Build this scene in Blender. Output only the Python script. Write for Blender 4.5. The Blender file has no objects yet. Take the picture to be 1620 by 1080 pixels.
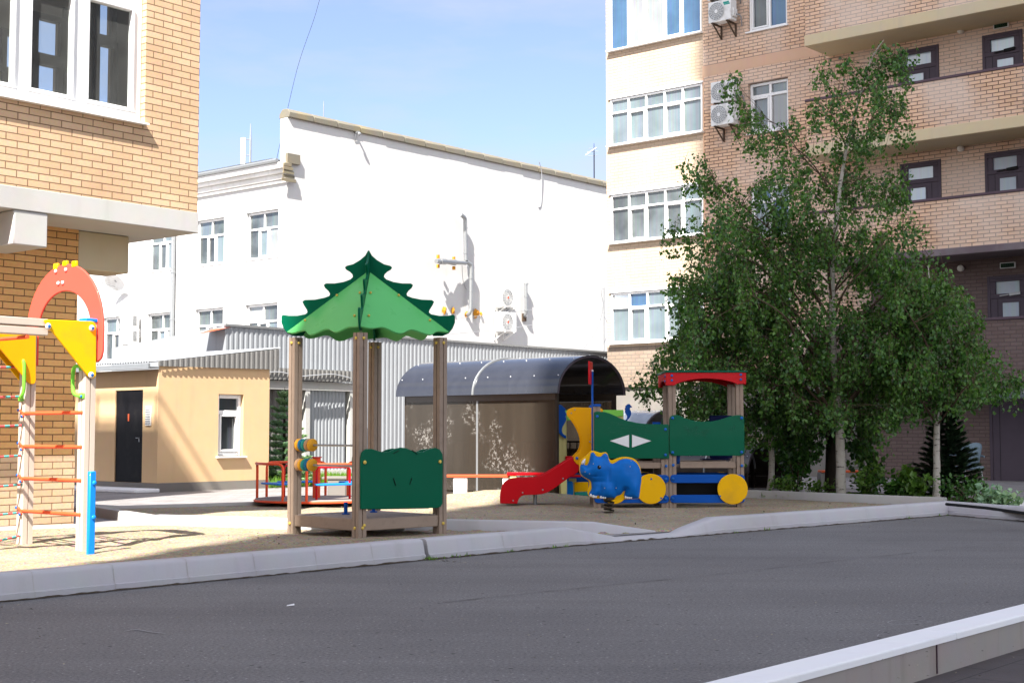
import bpy, bmesh, math, random
from mathutils import Vector, Matrix, noise
random.seed(7)
sc = bpy.context.scene
col = sc.collection
R = math.radians
PI = math.pi

# ------------------------------------------------------------------ camera
CAM = Vector((0, 0, 1.1))
PITCH = R(3.66)
FPX = 2250.0                      # 50 mm on 36 mm, photograph 1620 px wide
cd = bpy.data.cameras.new("camera")
cd.lens = 50; cd.sensor_width = 36; cd.clip_start = 0.1; cd.clip_end = 2000
cam = bpy.data.objects.new("camera", cd)
cam.location = CAM; cam.rotation_euler = (PI/2 + PITCH, 0, 0)
col.objects.link(cam); sc.camera = cam

def ray(px, py):
    x = (px - 810) / FPX; yc = (540 - py) / FPX
    return Vector((x, math.cos(PITCH) - yc*math.sin(PITCH), math.sin(PITCH) + yc*math.cos(PITCH)))
def onz(px, py, z=0.0):            # measured point of the photograph on a level surface
    d = ray(px, py); t = (z - CAM.z) / d.z
    return CAM + d*t
def at(px, py, Y):                 # measured point on the plane y = Y
    d = ray(px, py); return CAM + d*(Y / d.y)
GR = math.atan2(.764, .645)        # the courtyard's grid: local x recedes to the right, local y recedes to the left
VX = Vector((math.cos(GR), math.sin(GR), 0)); UX = Vector((-math.sin(GR), math.cos(GR), 0))
def wallpt(px, py, org, rz, off=0.0, axis='y'):
    """measured point on a wall: (along, z) in the frame at org turned by rz; wall plane local y=off (or local x=off)"""
    ex = Vector((math.cos(rz), math.sin(rz), 0)); ey = Vector((-math.sin(rz), math.cos(rz), 0))
    n, a = (ey, ex) if axis == 'y' else (ex, ey)
    o = Vector((org[0], org[1], 0)); d = ray(px, py)
    t = (off - (CAM - o).dot(n)) / d.dot(n)
    p = CAM + d*t
    return (p - o).dot(a), p.z

# ------------------------------------------------------------------ materials
def new_mat(name):
    m = bpy.data.materials.new(name); m.use_nodes = True
    nt = m.node_tree; b = nt.nodes['Principled BSDF']
    return m, nt, b
def N(nt, t, **kw):
    n = nt.nodes.new(t)
    for k, v in kw.items(): setattr(n, k, v)
    return n
def L(nt, a, b): nt.links.new(a, b)
def mixc(nt, fac, a, b, mode='MIX'):
    n = N(nt, 'ShaderNodeMix', data_type='RGBA', blend_type=mode)
    for s, v in ((n.inputs[0], fac), (n.inputs[6], a), (n.inputs[7], b)):
        if hasattr(v, 'is_linked') or hasattr(v, 'links'): L(nt, v, s)
        else: s.default_value = v if not isinstance(v, tuple) else (*v, 1)
    return n.outputs[2]
def noise_tex(nt, coord, scale, detail=4, rough=.55):
    n = N(nt, 'ShaderNodeTexNoise'); n.inputs['Scale'].default_value = scale
    n.inputs['Detail'].default_value = detail; n.inputs['Roughness'].default_value = rough
    L(nt, coord, n.inputs['Vector']); return n
def ramp(nt, v, a, b, ca=(0,0,0), cb=(1,1,1)):
    r = N(nt, 'ShaderNodeValToRGB'); r.color_ramp.elements[0].position = a; r.color_ramp.elements[1].position = b
    r.color_ramp.elements[0].color = (*ca, 1); r.color_ramp.elements[1].color = (*cb, 1)
    L(nt, v, r.inputs[0]); return r.outputs[0]
def bump(nt, b, h, strength, dist=.01, normal=None):
    n = N(nt, 'ShaderNodeBump'); n.inputs['Strength'].default_value = strength; n.inputs['Distance'].default_value = dist
    L(nt, h, n.inputs['Height'])
    if normal: L(nt, normal, n.inputs['Normal'])
    L(nt, n.outputs[0], b.inputs['Normal']); return n.outputs[0]
def coords(nt): return N(nt, 'ShaderNodeTexCoord').outputs['Object']

def paint(name, c, rough=.5, var=.12, scale=6, bmp=.05, grime=None, gsc=3, spec=.08, metal=0, coat=0):
    coat *= .25
    """painted / plastic / cast surface with uneven colour, gloss and fine relief, some wear"""
    m, nt, b = new_mat(name); co = coords(nt)
    n1 = noise_tex(nt, co, scale, 6)
    lo = tuple(x*(1-var) for x in c); hi = tuple(min(1, x*(1+var)) for x in c)
    cc = mixc(nt, n1.outputs[0], lo, hi)
    if grime:
        n2 = noise_tex(nt, co, gsc, 8, .65)
        cc = mixc(nt, ramp(nt, n2.outputs[0], .52, .75), cc, grime)
    L(nt, cc, b.inputs['Base Color'])
    n3 = noise_tex(nt, co, scale*3, 5)
    mr = N(nt, 'ShaderNodeMapRange'); mr.inputs[3].default_value = max(0, rough-.1); mr.inputs[4].default_value = min(1, rough+.12)
    L(nt, n3.outputs[0], mr.inputs[0]); L(nt, mr.outputs[0], b.inputs['Roughness'])
    b.inputs['Specular IOR Level'].default_value = spec; b.inputs['Metallic'].default_value = metal
    b.inputs['Coat Weight'].default_value = coat
    n4 = noise_tex(nt, co, scale*14, 4)
    bump(nt, b, n4.outputs[0], bmp, .01)
    return m

def brick(name, c1, c2, mortar, bw=.26, bh=.098, ms=.010, bloom=0.0, bloomz=None, bstr=.55):
    m, nt, b = new_mat(name); co = coords(nt)
    s = N(nt, 'ShaderNodeSeparateXYZ'); L(nt, co, s.inputs[0])
    ad = N(nt, 'ShaderNodeMath', operation='ADD'); L(nt, s.outputs[0], ad.inputs[0]); L(nt, s.outputs[1], ad.inputs[1])
    cb = N(nt, 'ShaderNodeCombineXYZ'); L(nt, ad.outputs[0], cb.inputs[0]); L(nt, s.outputs[2], cb.inputs[1])
    br = N(nt, 'ShaderNodeTexBrick'); br.inputs['Scale'].default_value = 1
    br.inputs['Brick Width'].default_value = bw; br.inputs['Row Height'].default_value = bh
    br.inputs['Mortar Size'].default_value = ms; br.inputs['Mortar Smooth'].default_value = .25
    br.inputs['Bias'].default_value = 0
    br.inputs['Color1'].default_value = (*c1, 1); br.inputs['Color2'].default_value = (*c2, 1); br.inputs['Mortar'].default_value = (*mortar, 1)
    L(nt, cb.outputs[0], br.inputs['Vector'])
    n1 = noise_tex(nt, co, 1.1, 5); n2 = noise_tex(nt, co, 40, 4)
    c = mixc(nt, ramp(nt, n1.outputs[0], .3, .75), br.outputs['Color'], (.82,.78,.76), 'MULTIPLY')
    c = mixc(nt, .35, c, n2.outputs[1], 'SOFT_LIGHT')
    if bloom:
        n3 = noise_tex(nt, co, .55, 6, .6); f = ramp(nt, n3.outputs[0], .42, .62)
        mu = N(nt, 'ShaderNodeMath', operation='MULTIPLY'); L(nt, f, mu.inputs[0]); mu.inputs[1].default_value = bloom
        c = mixc(nt, mu.outputs[0], c, (.70,.59,.51))
    L(nt, c, b.inputs['Base Color']); b.inputs['Roughness'].default_value = .85
    b.inputs['Specular IOR Level'].default_value = .25
    inv = N(nt, 'ShaderNodeMath', operation='SUBTRACT'); inv.inputs[0].default_value = 1; L(nt, br.outputs['Fac'], inv.inputs[1])
    ad2 = N(nt, 'ShaderNodeMath', operation='MULTIPLY_ADD'); L(nt, n2.outputs[0], ad2.inputs[0]); ad2.inputs[1].default_value = .15; L(nt, inv.outputs[0], ad2.inputs[2])
    bump(nt, b, ad2.outputs[0], bstr, .008)
    return m

def plaster(name, c, stain=(.55,.53,.5), amount=.5, rough=.9, top=None):
    m, nt, b = new_mat(name); co = coords(nt)
    n1 = noise_tex(nt, co, .35, 8, .62); n2 = noise_tex(nt, co, 5, 6); n3 = noise_tex(nt, co, 60, 4)
    mp = N(nt, 'ShaderNodeMapping'); mp.inputs['Scale'].default_value = (3, 3, .25); L(nt, co, mp.inputs[0])
    n4 = noise_tex(nt, mp.outputs[0], 1.5, 6, .6)
    f1 = ramp(nt, n1.outputs[0], .5, .78); f2 = ramp(nt, n4.outputs[0], .55, .8)
    mu = N(nt, 'ShaderNodeMath', operation='MULTIPLY'); L(nt, f1, mu.inputs[0]); mu.inputs[1].default_value = amount
    c1 = mixc(nt, mu.outputs[0], c, stain)
    mu2 = N(nt, 'ShaderNodeMath', operation='MULTIPLY'); L(nt, f2, mu2.inputs[0]); mu2.inputs[1].default_value = amount*.5
    c1 = mixc(nt, mu2.outputs[0], c1, tuple(x*.8 for x in stain))
    c1 = mixc(nt, .12, c1, n2.outputs[1], 'SOFT_LIGHT')
    L(nt, c1, b.inputs['Base Color']); b.inputs['Roughness'].default_value = rough; b.inputs['Specular IOR Level'].default_value = .2
    ad = N(nt, 'ShaderNodeMath', operation='MULTIPLY_ADD'); L(nt, n3.outputs[0], ad.inputs[0]); ad.inputs[1].default_value = .4; L(nt, n2.outputs[0], ad.inputs[2])
    bump(nt, b, ad.outputs[0], .18, .01)
    return m

def glass(name, c, refl=.06, var=.25):
    """a window pane: what hangs behind it and the sky it mirrors"""
    m, nt, b = new_mat(name); co = coords(nt)
    n = noise_tex(nt, co, .9, 3)
    mp = N(nt, 'ShaderNodeMapping'); mp.inputs['Scale'].default_value = (14, 14, .3); L(nt, co, mp.inputs[0])
    n2 = noise_tex(nt, mp.outputs[0], 1.3, 2)
    cc = mixc(nt, ramp(nt, n.outputs[0], .4, .6), tuple(x*(1-var) for x in c), tuple(min(1, x*(1+var)) for x in c))
    cc = mixc(nt, .3, cc, n2.outputs[1], 'SOFT_LIGHT')
    L(nt, cc, b.inputs['Base Color'])
    b.inputs['Roughness'].default_value = .04; b.inputs['Metallic'].default_value = refl
    b.inputs['Specular IOR Level'].default_value = .8
    n3 = noise_tex(nt, co, 1.6, 2); bump(nt, b, n3.outputs[0], .06, .05)
    return m

def metal_sheet(name, c, rough=.45, metal=.3):
    m, nt, b = new_mat(name); co = coords(nt)
    n = noise_tex(nt, co, 1.5, 6)
    mp = N(nt, 'ShaderNodeMapping'); mp.inputs['Scale'].default_value = (6, 6, .2); L(nt, co, mp.inputs[0])
    n2 = noise_tex(nt, mp.outputs[0], 2, 5)
    cc = mixc(nt, n.outputs[0], tuple(x*.82 for x in c), c)
    cc = mixc(nt, ramp(nt, n2.outputs[0], .5, .8), cc, tuple(x*.7 for x in c))
    L(nt, cc, b.inputs['Base Color']); b.inputs['Roughness'].default_value = rough; b.inputs['Metallic'].default_value = metal
    return m

M = {}
M['brick_tan'] = brick('tan brick', (.66,.47,.305), (.575,.395,.245), (.22,.14,.08), bloom=.0, ms=.0065, bh=.077)
M['brick_orange'] = brick('orange brick', (.72,.42,.175), (.62,.34,.13), (.16,.09,.045), ms=.0065, bh=.077)
M['brick_right'] = brick('salmon brick', (.76,.51,.345), (.64,.41,.265), (.17,.11,.08), bloom=.6, ms=.0115, bh=.083)
M['brick_cream'] = brick('sunlit pale brick', (.58,.46,.345), (.53,.415,.31), (.42,.335,.25), ms=.010, bh=.082)  # the salmon brick again, its colour paled for the sunlit bay
M['brick_brown'] = brick('brown painted brick', (.17,.125,.115), (.145,.105,.098), (.11,.08,.075), ms=.010, bh=.083)
M['brick_far'] = brick('shade dark brick', (.3,.24,.19), (.27,.21,.165), (.2,.17,.14))
M['white_plaster'] = plaster('white plaster', (.575,.572,.568), (.44,.43,.42), .45)
M['cornice'] = plaster('weathered cornice', (.74,.73,.71), (.42,.38,.33), .6)
M['coping'] = plaster('lichen coping', (.175,.16,.13), (.27,.21,.09), .9)
M['ochre'] = plaster('ochre plaster', (.60,.41,.235), (.47,.32,.18), .45)
M['plinth'] = plaster('grey plinth', (.185,.17,.155), (.3,.28,.26), .5)
M['concrete'] = plaster('pale concrete', (.46,.455,.44), (.30,.28,.25), .5)
M['concrete_warm'] = plaster('warm concrete', (.50,.43,.30), (.38,.30,.2), .5)
M['slab_yellow'] = plaster('ochre balcony slab', (.58,.48,.31), (.45,.43,.38), .6)
M['slab_brown'] = plaster('brown balcony slab', (.14,.11,.12), (.45,.42,.42), .35)
M['band'] = plaster('peach band', (.60,.39,.27), (.52,.36,.27), .5)
M['kerb'] = plaster('whitewashed kerb', (.43,.42,.445), (.30,.275,.265), .6)
M['kerb_grey'] = plaster('grey kerb', (.40,.385,.37), (.28,.26,.24), .5)
M['kerb_top'] = plaster('white kerb top', (.80,.80,.82), (.62,.6,.6), .3)
M['wall_paint'] = plaster('stained grey paint', (.30,.27,.255), (.16,.125,.10), .95)
M['white_pvc'] = paint('white window plastic', (.80,.80,.80), .35, .04, 3, .02)
M['white_steel'] = paint('white enamelled steel', (.74,.74,.73), .4, .06, 4, .03, grime=(.5,.48,.44))
M['grey_steel'] = paint('galvanised pipe', (.33,.345,.355), .38, .12, 9, .03, metal=.6)
M['rust'] = paint('rusty foam', (.55,.24,.03), .9, .5, 14, .6)
M['alu'] = paint('dull metal', (.32,.33,.34), .45, .2, 8, .05, metal=.7)
M['glass_pale'] = glass('pane with pale blind', (.135,.17,.19), .10, .15)
M['glass_white'] = glass('pane with white blind', (.24,.255,.265), .06, .12)
M['glass_blue'] = glass('pane mirroring the sky', (.05,.115,.21), .28, .15)  # blue base colour stands in for the reflected sky
M['glass_grey'] = glass('pane with grey curtain', (.085,.10,.105), .14, .4)
M['glass_dark'] = glass('dark pane', (.05,.06,.065), .05, .4)
M['glass_frost'] = glass('frosted pane', (.42,.50,.57), .05, .05)
M['mirror_pane'] = glass('inner pane mirroring the sky', (.62,.68,.74), .92, .05)
M['foil'] = glass('crumpled foil', (.6,.62,.63), .85, .2)
M['door_brown'] = paint('brown painted steel', (.085,.068,.085), .45, .15, 3, .04)  # violet cast of reflected sky put into the brown
M['rail_brown'] = paint('brown rail', (.10,.07,.085), .4, .12, 4, .03)
M['door_black'] = paint('black painted steel', (.006,.0055,.007), .5, .4, 4, .08, grime=(.014,.013,.013), gsc=5, spec=.12)
M['dark_frame'] = paint('dark timber', (.045,.035,.028), .5, .3, 8, .05)
M['inner_wall'] = plaster('inner wall', (.20,.165,.13), (.12,.1,.08), .5)
M['sheet_light'] = metal_sheet('pale profiled sheet', (.33,.35,.375), .5, .1)
M['sheet_grey'] = metal_sheet('grey profiled sheet', (.22,.217,.21))
M['sheet_dark'] = metal_sheet('dark profiled sheet', (.16,.15,.145))
M['roof_blue'] = metal_sheet('zinc roof', (.45,.47,.5))
M['post'] = paint('beige composite post', (.29,.222,.175), .6, .12, 5, .08, grime=(.23,.175,.135), gsc=9)
M['post_sunlit'] = paint('sunlit composite post', (.52,.44,.37), .55, .1, 5, .06)  # same composite as the beige posts, sunlight put into the colour
M['deck'] = paint('grey brown deck', (.30,.25,.23), .7, .2, 7, .15, grime=(.2,.17,.15))
M['green'] = paint('dark green plastic', (.0003,.095,.048), .32, .1, 2.5, .02, coat=.25)
M['green_light'] = paint('light green plastic', (.11,.46,.14), .3, .1, 2, .02, coat=.3)
M['lime'] = paint('lime plastic', (.22,.62,.10), .35, .08, 3, .02)
M['green_bar'] = paint('green coated steel', (.16,.55,.05), .35, .08, 8, .02, coat=.3)
M['yellow'] = paint('yellow plastic', (.80,.435,.004), .33, .07, 3, .02, coat=.2, grime=(.62,.34,.02), gsc=2)
M['amber'] = paint('amber plastic', (.78,.36,.003), .35, .06, 3, .02, coat=.2)
M['red'] = paint('red plastic', (.50,.006,.012), .3, .1, 3, .02, coat=.3)
M['coral'] = paint('sunlit red plastic', (.72,.085,.06), .36, .06, 3, .02, coat=.2)  # red with the glare of direct sun put into its colour
M['orange_bar'] = paint('orange coated steel', (.76,.095,.035), .36, .1, 7, .03, coat=.3)
M['orange_board'] = paint('orange bench board', (.50,.095,.04), .5, .15, 5, .05)
M['blue'] = paint('blue plastic', (.005,.075,.36), .34, .1, 3, .02, coat=.2)
M['blue_bright'] = paint('bright blue plastic', (.01,.20,.66), .35, .08, 3, .02, coat=.2)
M['navy'] = paint('navy plastic', (.004,.008,.045), .35, .1, 3, .02)
M['rhino'] = paint('moulded blue plastic', (.004,.125,.47), .36, .12, 5, .05, grime=(.004,.085,.33), gsc=4, coat=.2)
M['cap_blue'] = paint('blue bolt cap', (.02,.12,.42), .35, .05, 5, .02)
M['cap_white'] = paint('pale bolt cap', (.72,.74,.78), .35, .05, 5, .02)
M['cap_yellow'] = paint('yellow bolt cap', (.62,.45,.10), .4, .05, 5, .02)
M['bead_orange'] = paint('orange bead', (.72,.34,.03), .4, .1, 6, .03)
M['bead_blue'] = paint('blue bead', (.02,.16,.30), .4, .1, 6, .03)
M['bead_teal'] = paint('teal bead', (.03,.30,.25), .4, .1, 6, .03)
M['bead_tan'] = paint('tan bead', (.50,.30,.16), .5, .1, 6, .03)
M['white_paint'] = paint('white paint', (.72,.72,.74), .5, .05, 6, .03)
M['black'] = paint('black rubber', (.012,.012,.012), .5, .2, 6, .05)
M['steel_dark'] = paint('dark spring steel', (.055,.045,.035), .5, .3, 12, .1, metal=.5)
M['pole_yellow'] = paint('pale yellow post', (.62,.58,.25), .5, .08, 4, .03)
M['rope_a'] = paint('teal rope', (.10,.38,.36), .8, .3, 30, .3)
M['rope_b'] = paint('red rope', (.6,.10,.10), .8, .3, 30, .3)
M['wire'] = paint('black cable', (.02,.02,.022), .6, .2, 5, .02)
M['wire_pale'] = paint('grey cable', (.30,.31,.33), .6, .2, 5, .02)
M['sign_dark'] = paint('unlit green sign face', (.006,.018,.010), .35, .1, 6, .02)
M['sign_letter'] = paint('unlit sign lettering', (.035,.085,.045), .4, .1, 6, .02)
M['chair_blue'] = paint('grey blue wicker', (.16,.22,.27), .7, .2, 60, .4)
M['lamp'] = paint('opal lamp globe', (.72,.70,.64), .35, .05, 5, .02)
M['chalk'] = paint('chalky rubbing', (.06,.23,.17), .6, .2, 30, .05)

def asphalt_mat():
    m, nt, b = new_mat('asphalt'); co = coords(nt)
    g = noise_tex(nt, co, 55, 7, .78); l = noise_tex(nt, co, .45, 6, .6); k = noise_tex(nt, co, 4, 6, .65)
    mp = N(nt, 'ShaderNodeMapping'); mp.inputs['Rotation'].default_value = (0,0,-GR); mp.inputs['Scale'].default_value = (.15, 2.2, 1); L(nt, co, mp.inputs[0])
    st = noise_tex(nt, mp.outputs[0], .8, 5, .6)
    c = mixc(nt, ramp(nt, g.outputs[0], .36, .66), (.086,.083,.083), (.268,.259,.259))
    c = mixc(nt, ramp(nt, l.outputs[0], .35, .7), c, (.80,.79,.80), 'MULTIPLY')
    c = mixc(nt, ramp(nt, st.outputs[0], .45, .7), c, (.84,.83,.84), 'MULTIPLY')
    c = mixc(nt, ramp(nt, k.outputs[0], .62, .8), c, (.19,.182,.184))
    v = N(nt, 'ShaderNodeTexVoronoi'); v.inputs['Scale'].default_value = 17; L(nt, co, v.inputs['Vector'])
    c = mixc(nt, ramp(nt, v.outputs['Distance'], .07, .12, (1,1,1), (0,0,0)), c, (.34,.325,.32))
    v2 = N(nt, 'ShaderNodeTexVoronoi'); v2.inputs['Scale'].default_value = 6; L(nt, co, v2.inputs['Vector'])
    c = mixc(nt, ramp(nt, v2.outputs['Distance'], .05, .09, (1,1,1), (0,0,0)), c, (.04,.037,.037))
    L(nt, c, b.inputs['Base Color']); b.inputs['Roughness'].default_value = .82; b.inputs['Specular IOR Level'].default_value = .35
    g2 = noise_tex(nt, co, 160, 4, .7)
    ad = N(nt, 'ShaderNodeMath', operation='MULTIPLY_ADD'); L(nt, g2.outputs[0], ad.inputs[0]); ad.inputs[1].default_value = .6; L(nt, g.outputs[0], ad.inputs[2])
    bump(nt, b, ad.outputs[0], .5, .012)
    return m
def sand_mat():
    m, nt, b = new_mat('sand'); co = coords(nt)
    g = noise_tex(nt, co, 70, 5, .75); l = noise_tex(nt, co, .8, 6, .6); v = N(nt, 'ShaderNodeTexVoronoi'); v.inputs['Scale'].default_value = 42; L(nt, co, v.inputs['Vector'])
    c = mixc(nt, ramp(nt, g.outputs[0], .3, .7), (.24,.195,.135), (.48,.40,.295))
    c = mixc(nt, ramp(nt, l.outputs[0], .35, .7), c, (.72,.70,.68), 'MULTIPLY')
    c = mixc(nt, .4, c, v.outputs['Color'], 'SOFT_LIGHT')
    L(nt, c, b.inputs['Base Color']); b.inputs['Roughness'].default_value = .95; b.inputs['Specular IOR Level'].default_value = .15
    ad = N(nt, 'ShaderNodeMath', operation='MULTIPLY_ADD'); L(nt, v.outputs['Distance'], ad.inputs[0]); ad.inputs[1].default_value = .8; L(nt, g.outputs[0], ad.inputs[2])
    bump(nt, b, ad.outputs[0], .7, .02)
    return m
def paving_mat(name, c1, c2, mort, w=.22, h=.11, rot=0):
    m, nt, b = new_mat(name); co = coords(nt)
    mp = N(nt, 'ShaderNodeMapping'); mp.inputs['Rotation'].default_value = (0,0,rot); L(nt, co, mp.inputs[0])
    br = N(nt, 'ShaderNodeTexBrick'); br.inputs['Scale'].default_value = 1; br.inputs['Brick Width'].default_value = w; br.inputs['Row Height'].default_value = h
    br.inputs['Mortar Size'].default_value = .006; br.inputs['Color1'].default_value = (*c1,1); br.inputs['Color2'].default_value = (*c2,1); br.inputs['Mortar'].default_value = (*mort,1)
    L(nt, mp.outputs[0], br.inputs['Vector'])
    n = noise_tex(nt, co, 1.2, 7, .65); n2 = noise_tex(nt, co, 60, 4)
    c = mixc(nt, ramp(nt, n.outputs[0], .35, .7), br.outputs[0], (.7,.68,.66), 'MULTIPLY')
    c = mixc(nt, .3, c, n2.outputs[1], 'SOFT_LIGHT')
    L(nt, c, b.inputs['Base Color']); b.inputs['Roughness'].default_value = .75
    bump(nt, b, n2.outputs[0], .25, .01)
    return m
def leaf_mat(name, c1, c2, tr=.28, rough=.42):
    m, nt, b = new_mat(name); out = nt.nodes['Material Output']
    geo = N(nt, 'ShaderNodeNewGeometry'); co = coords(nt); n = noise_tex(nt, co, 1.1, 3)
    c = mixc(nt, geo.outputs['Random Per Island'], c1, c2)
    c = mixc(nt, ramp(nt, n.outputs[0], .35, .65), c, (1.0,.92,.7), 'MULTIPLY')
    L(nt, c, b.inputs['Base Color']); b.inputs['Roughness'].default_value = rough; b.inputs['Specular IOR Level'].default_value = .45
    t = N(nt, 'ShaderNodeBsdfTranslucent'); c2n = mixc(nt, 1.0, c, (1.5,1.7,.6), 'MULTIPLY'); L(nt, c2n, t.inputs[0])
    mx = N(nt, 'ShaderNodeMixShader'); mx.inputs[0].default_value = tr
    L(nt, b.outputs[0], mx.inputs[1]); L(nt, t.outputs[0], mx.inputs[2]); L(nt, mx.outputs[0], out.inputs[0])
    return m
def birch_bark():
    m, nt, b = new_mat('birch bark'); co = coords(nt)
    mp = N(nt, 'ShaderNodeMapping'); mp.inputs['Scale'].default_value = (6, 6, 24); L(nt, co, mp.inputs[0])
    n = noise_tex(nt, mp.outputs[0], 1.3, 4, .6); n2 = noise_tex(nt, co, 9, 5)
    s = N(nt, 'ShaderNodeSeparateXYZ'); L(nt, co, s.inputs[0])
    c = mixc(nt, n2.outputs[0], (.30,.265,.22), (.50,.47,.42))
    c = mixc(nt, ramp(nt, n.outputs[0], .58, .66), c, (.05,.04,.035))
    L(nt, c, b.inputs['Base Color']); b.inputs['Roughness'].default_value = .8
    bump(nt, b, n.outputs[0], .4, .02)
    return m
def poly_mat(name, c, alpha, rough=.25, scratch=0.0):
    """smoke brown polycarbonate sheet, scuffed"""
    m, nt, b = new_mat(name); out = nt.nodes['Material Output']; co = coords(nt)
    n = noise_tex(nt, co, 1.3, 6, .6); k = noise_tex(nt, co, 17, 6, .75)
    mp = N(nt, 'ShaderNodeMapping'); mp.inputs['Scale'].default_value = (5, 5, .4); L(nt, co, mp.inputs[0])
    st = noise_tex(nt, mp.outputs[0], 1.5, 5)
    cc = mixc(nt, st.outputs[0], tuple(x*.7 for x in c), tuple(x*1.25 for x in c))
    fac = None
    if scratch:
        a = ramp(nt, n.outputs[0], .52, .62); bb = ramp(nt, k.outputs[0], .52, .6)
        mu = N(nt, 'ShaderNodeMath', operation='MULTIPLY'); L(nt, a, mu.inputs[0]); L(nt, bb, mu.inputs[1])
        mu2 = N(nt, 'ShaderNodeMath', operation='MULTIPLY'); L(nt, mu.outputs[0], mu2.inputs[0]); mu2.inputs[1].default_value = scratch
        fac = mu2.outputs[0]; cc = mixc(nt, fac, cc, (.6,.58,.55))
    L(nt, cc, b.inputs['Base Color']); b.inputs['Roughness'].default_value = rough; b.inputs['Coat Weight'].default_value = .5; b.inputs['Coat Roughness'].default_value = .15
    t = N(nt, 'ShaderNodeBsdfTransparent'); t.inputs[0].default_value = (.42,.36,.30,1)
    mx = N(nt, 'ShaderNodeMixShader'); mx.inputs[0].default_value = alpha
    L(nt, t.outputs[0], mx.inputs[1]); L(nt, b.outputs[0], mx.inputs[2]); L(nt, mx.outputs[0], out.inputs[0])
    return m
def clear_glass():
    m, nt, b = new_mat('clear glass'); out = nt.nodes['Material Output']; co = coords(nt)
    t = N(nt, 'ShaderNodeBsdfTransparent'); t.inputs[0].default_value = (.86,.9,.9,1)
    b.inputs['Base Color'].default_value = (.3,.31,.3,1); b.inputs['Roughness'].default_value = .03
    n = noise_tex(nt, co, 6, 6, .7)
    mr = N(nt, 'ShaderNodeMapRange'); mr.inputs[3].default_value = .06; mr.inputs[4].default_value = .24; L(nt, n.outputs[0], mr.inputs[0])
    mx = N(nt, 'ShaderNodeMixShader'); L(nt, mr.outputs[0], mx.inputs[0])
    L(nt, t.outputs[0], mx.inputs[1]); L(nt, b.outputs[0], mx.inputs[2]); L(nt, mx.outputs[0], out.inputs[0])
    return m
M['asphalt'] = asphalt_mat(); M['sand'] = sand_mat()
M['paving'] = paving_mat('grey block paving', (.30,.285,.285), (.25,.24,.24), (.15,.14,.14), rot=-GR)
M['paving_brown'] = paving_mat('brown tiles', (.085,.07,.072), (.07,.058,.06), (.03,.026,.026), .6, .3, -GR)
M['soil'] = paint('garden soil', (.07,.055,.04), .95, .4, 9, .8)
M['leaf_birch'] = leaf_mat('birch leaves', (.020,.080,.016), (.115,.245,.055), .32, .30)
M['leaf_dark'] = leaf_mat('linden leaves', (.014,.062,.010), (.055,.155,.02))
M['leaf_shrub'] = leaf_mat('shrub leaves', (.05,.13,.02), (.13,.24,.04))
M['needle_dark'] = leaf_mat('dark needles', (.010,.028,.013), (.032,.07,.03), .1)
M['needle_blue'] = leaf_mat('blue spruce needles', (.17,.32,.22), (.34,.50,.36), .2)
M['grass'] = leaf_mat('grass blades', (.07,.18,.02), (.16,.30,.04))
M['birch'] = birch_bark()
M['bark'] = paint('dark bark', (.045,.036,.028), .9, .35, 12, .7)
M['twig'] = paint('brown twigs', (.10,.07,.05), .85, .3, 12, .3)
M['poly_roof'] = poly_mat('blue brown polycarbonate', (.035,.038,.05), .88, .14)
M['poly_wall'] = poly_mat('smoke polycarbonate', (.075,.062,.049), .50, .10, .6)
M['poly_dark'] = poly_mat('dark polycarbonate', (.06,.045,.035), .90, .3)
M['poly_pale'] = poly_mat('pale polycarbonate', (.36,.40,.46), .8, .25)
M['clear'] = clear_glass()

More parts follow.
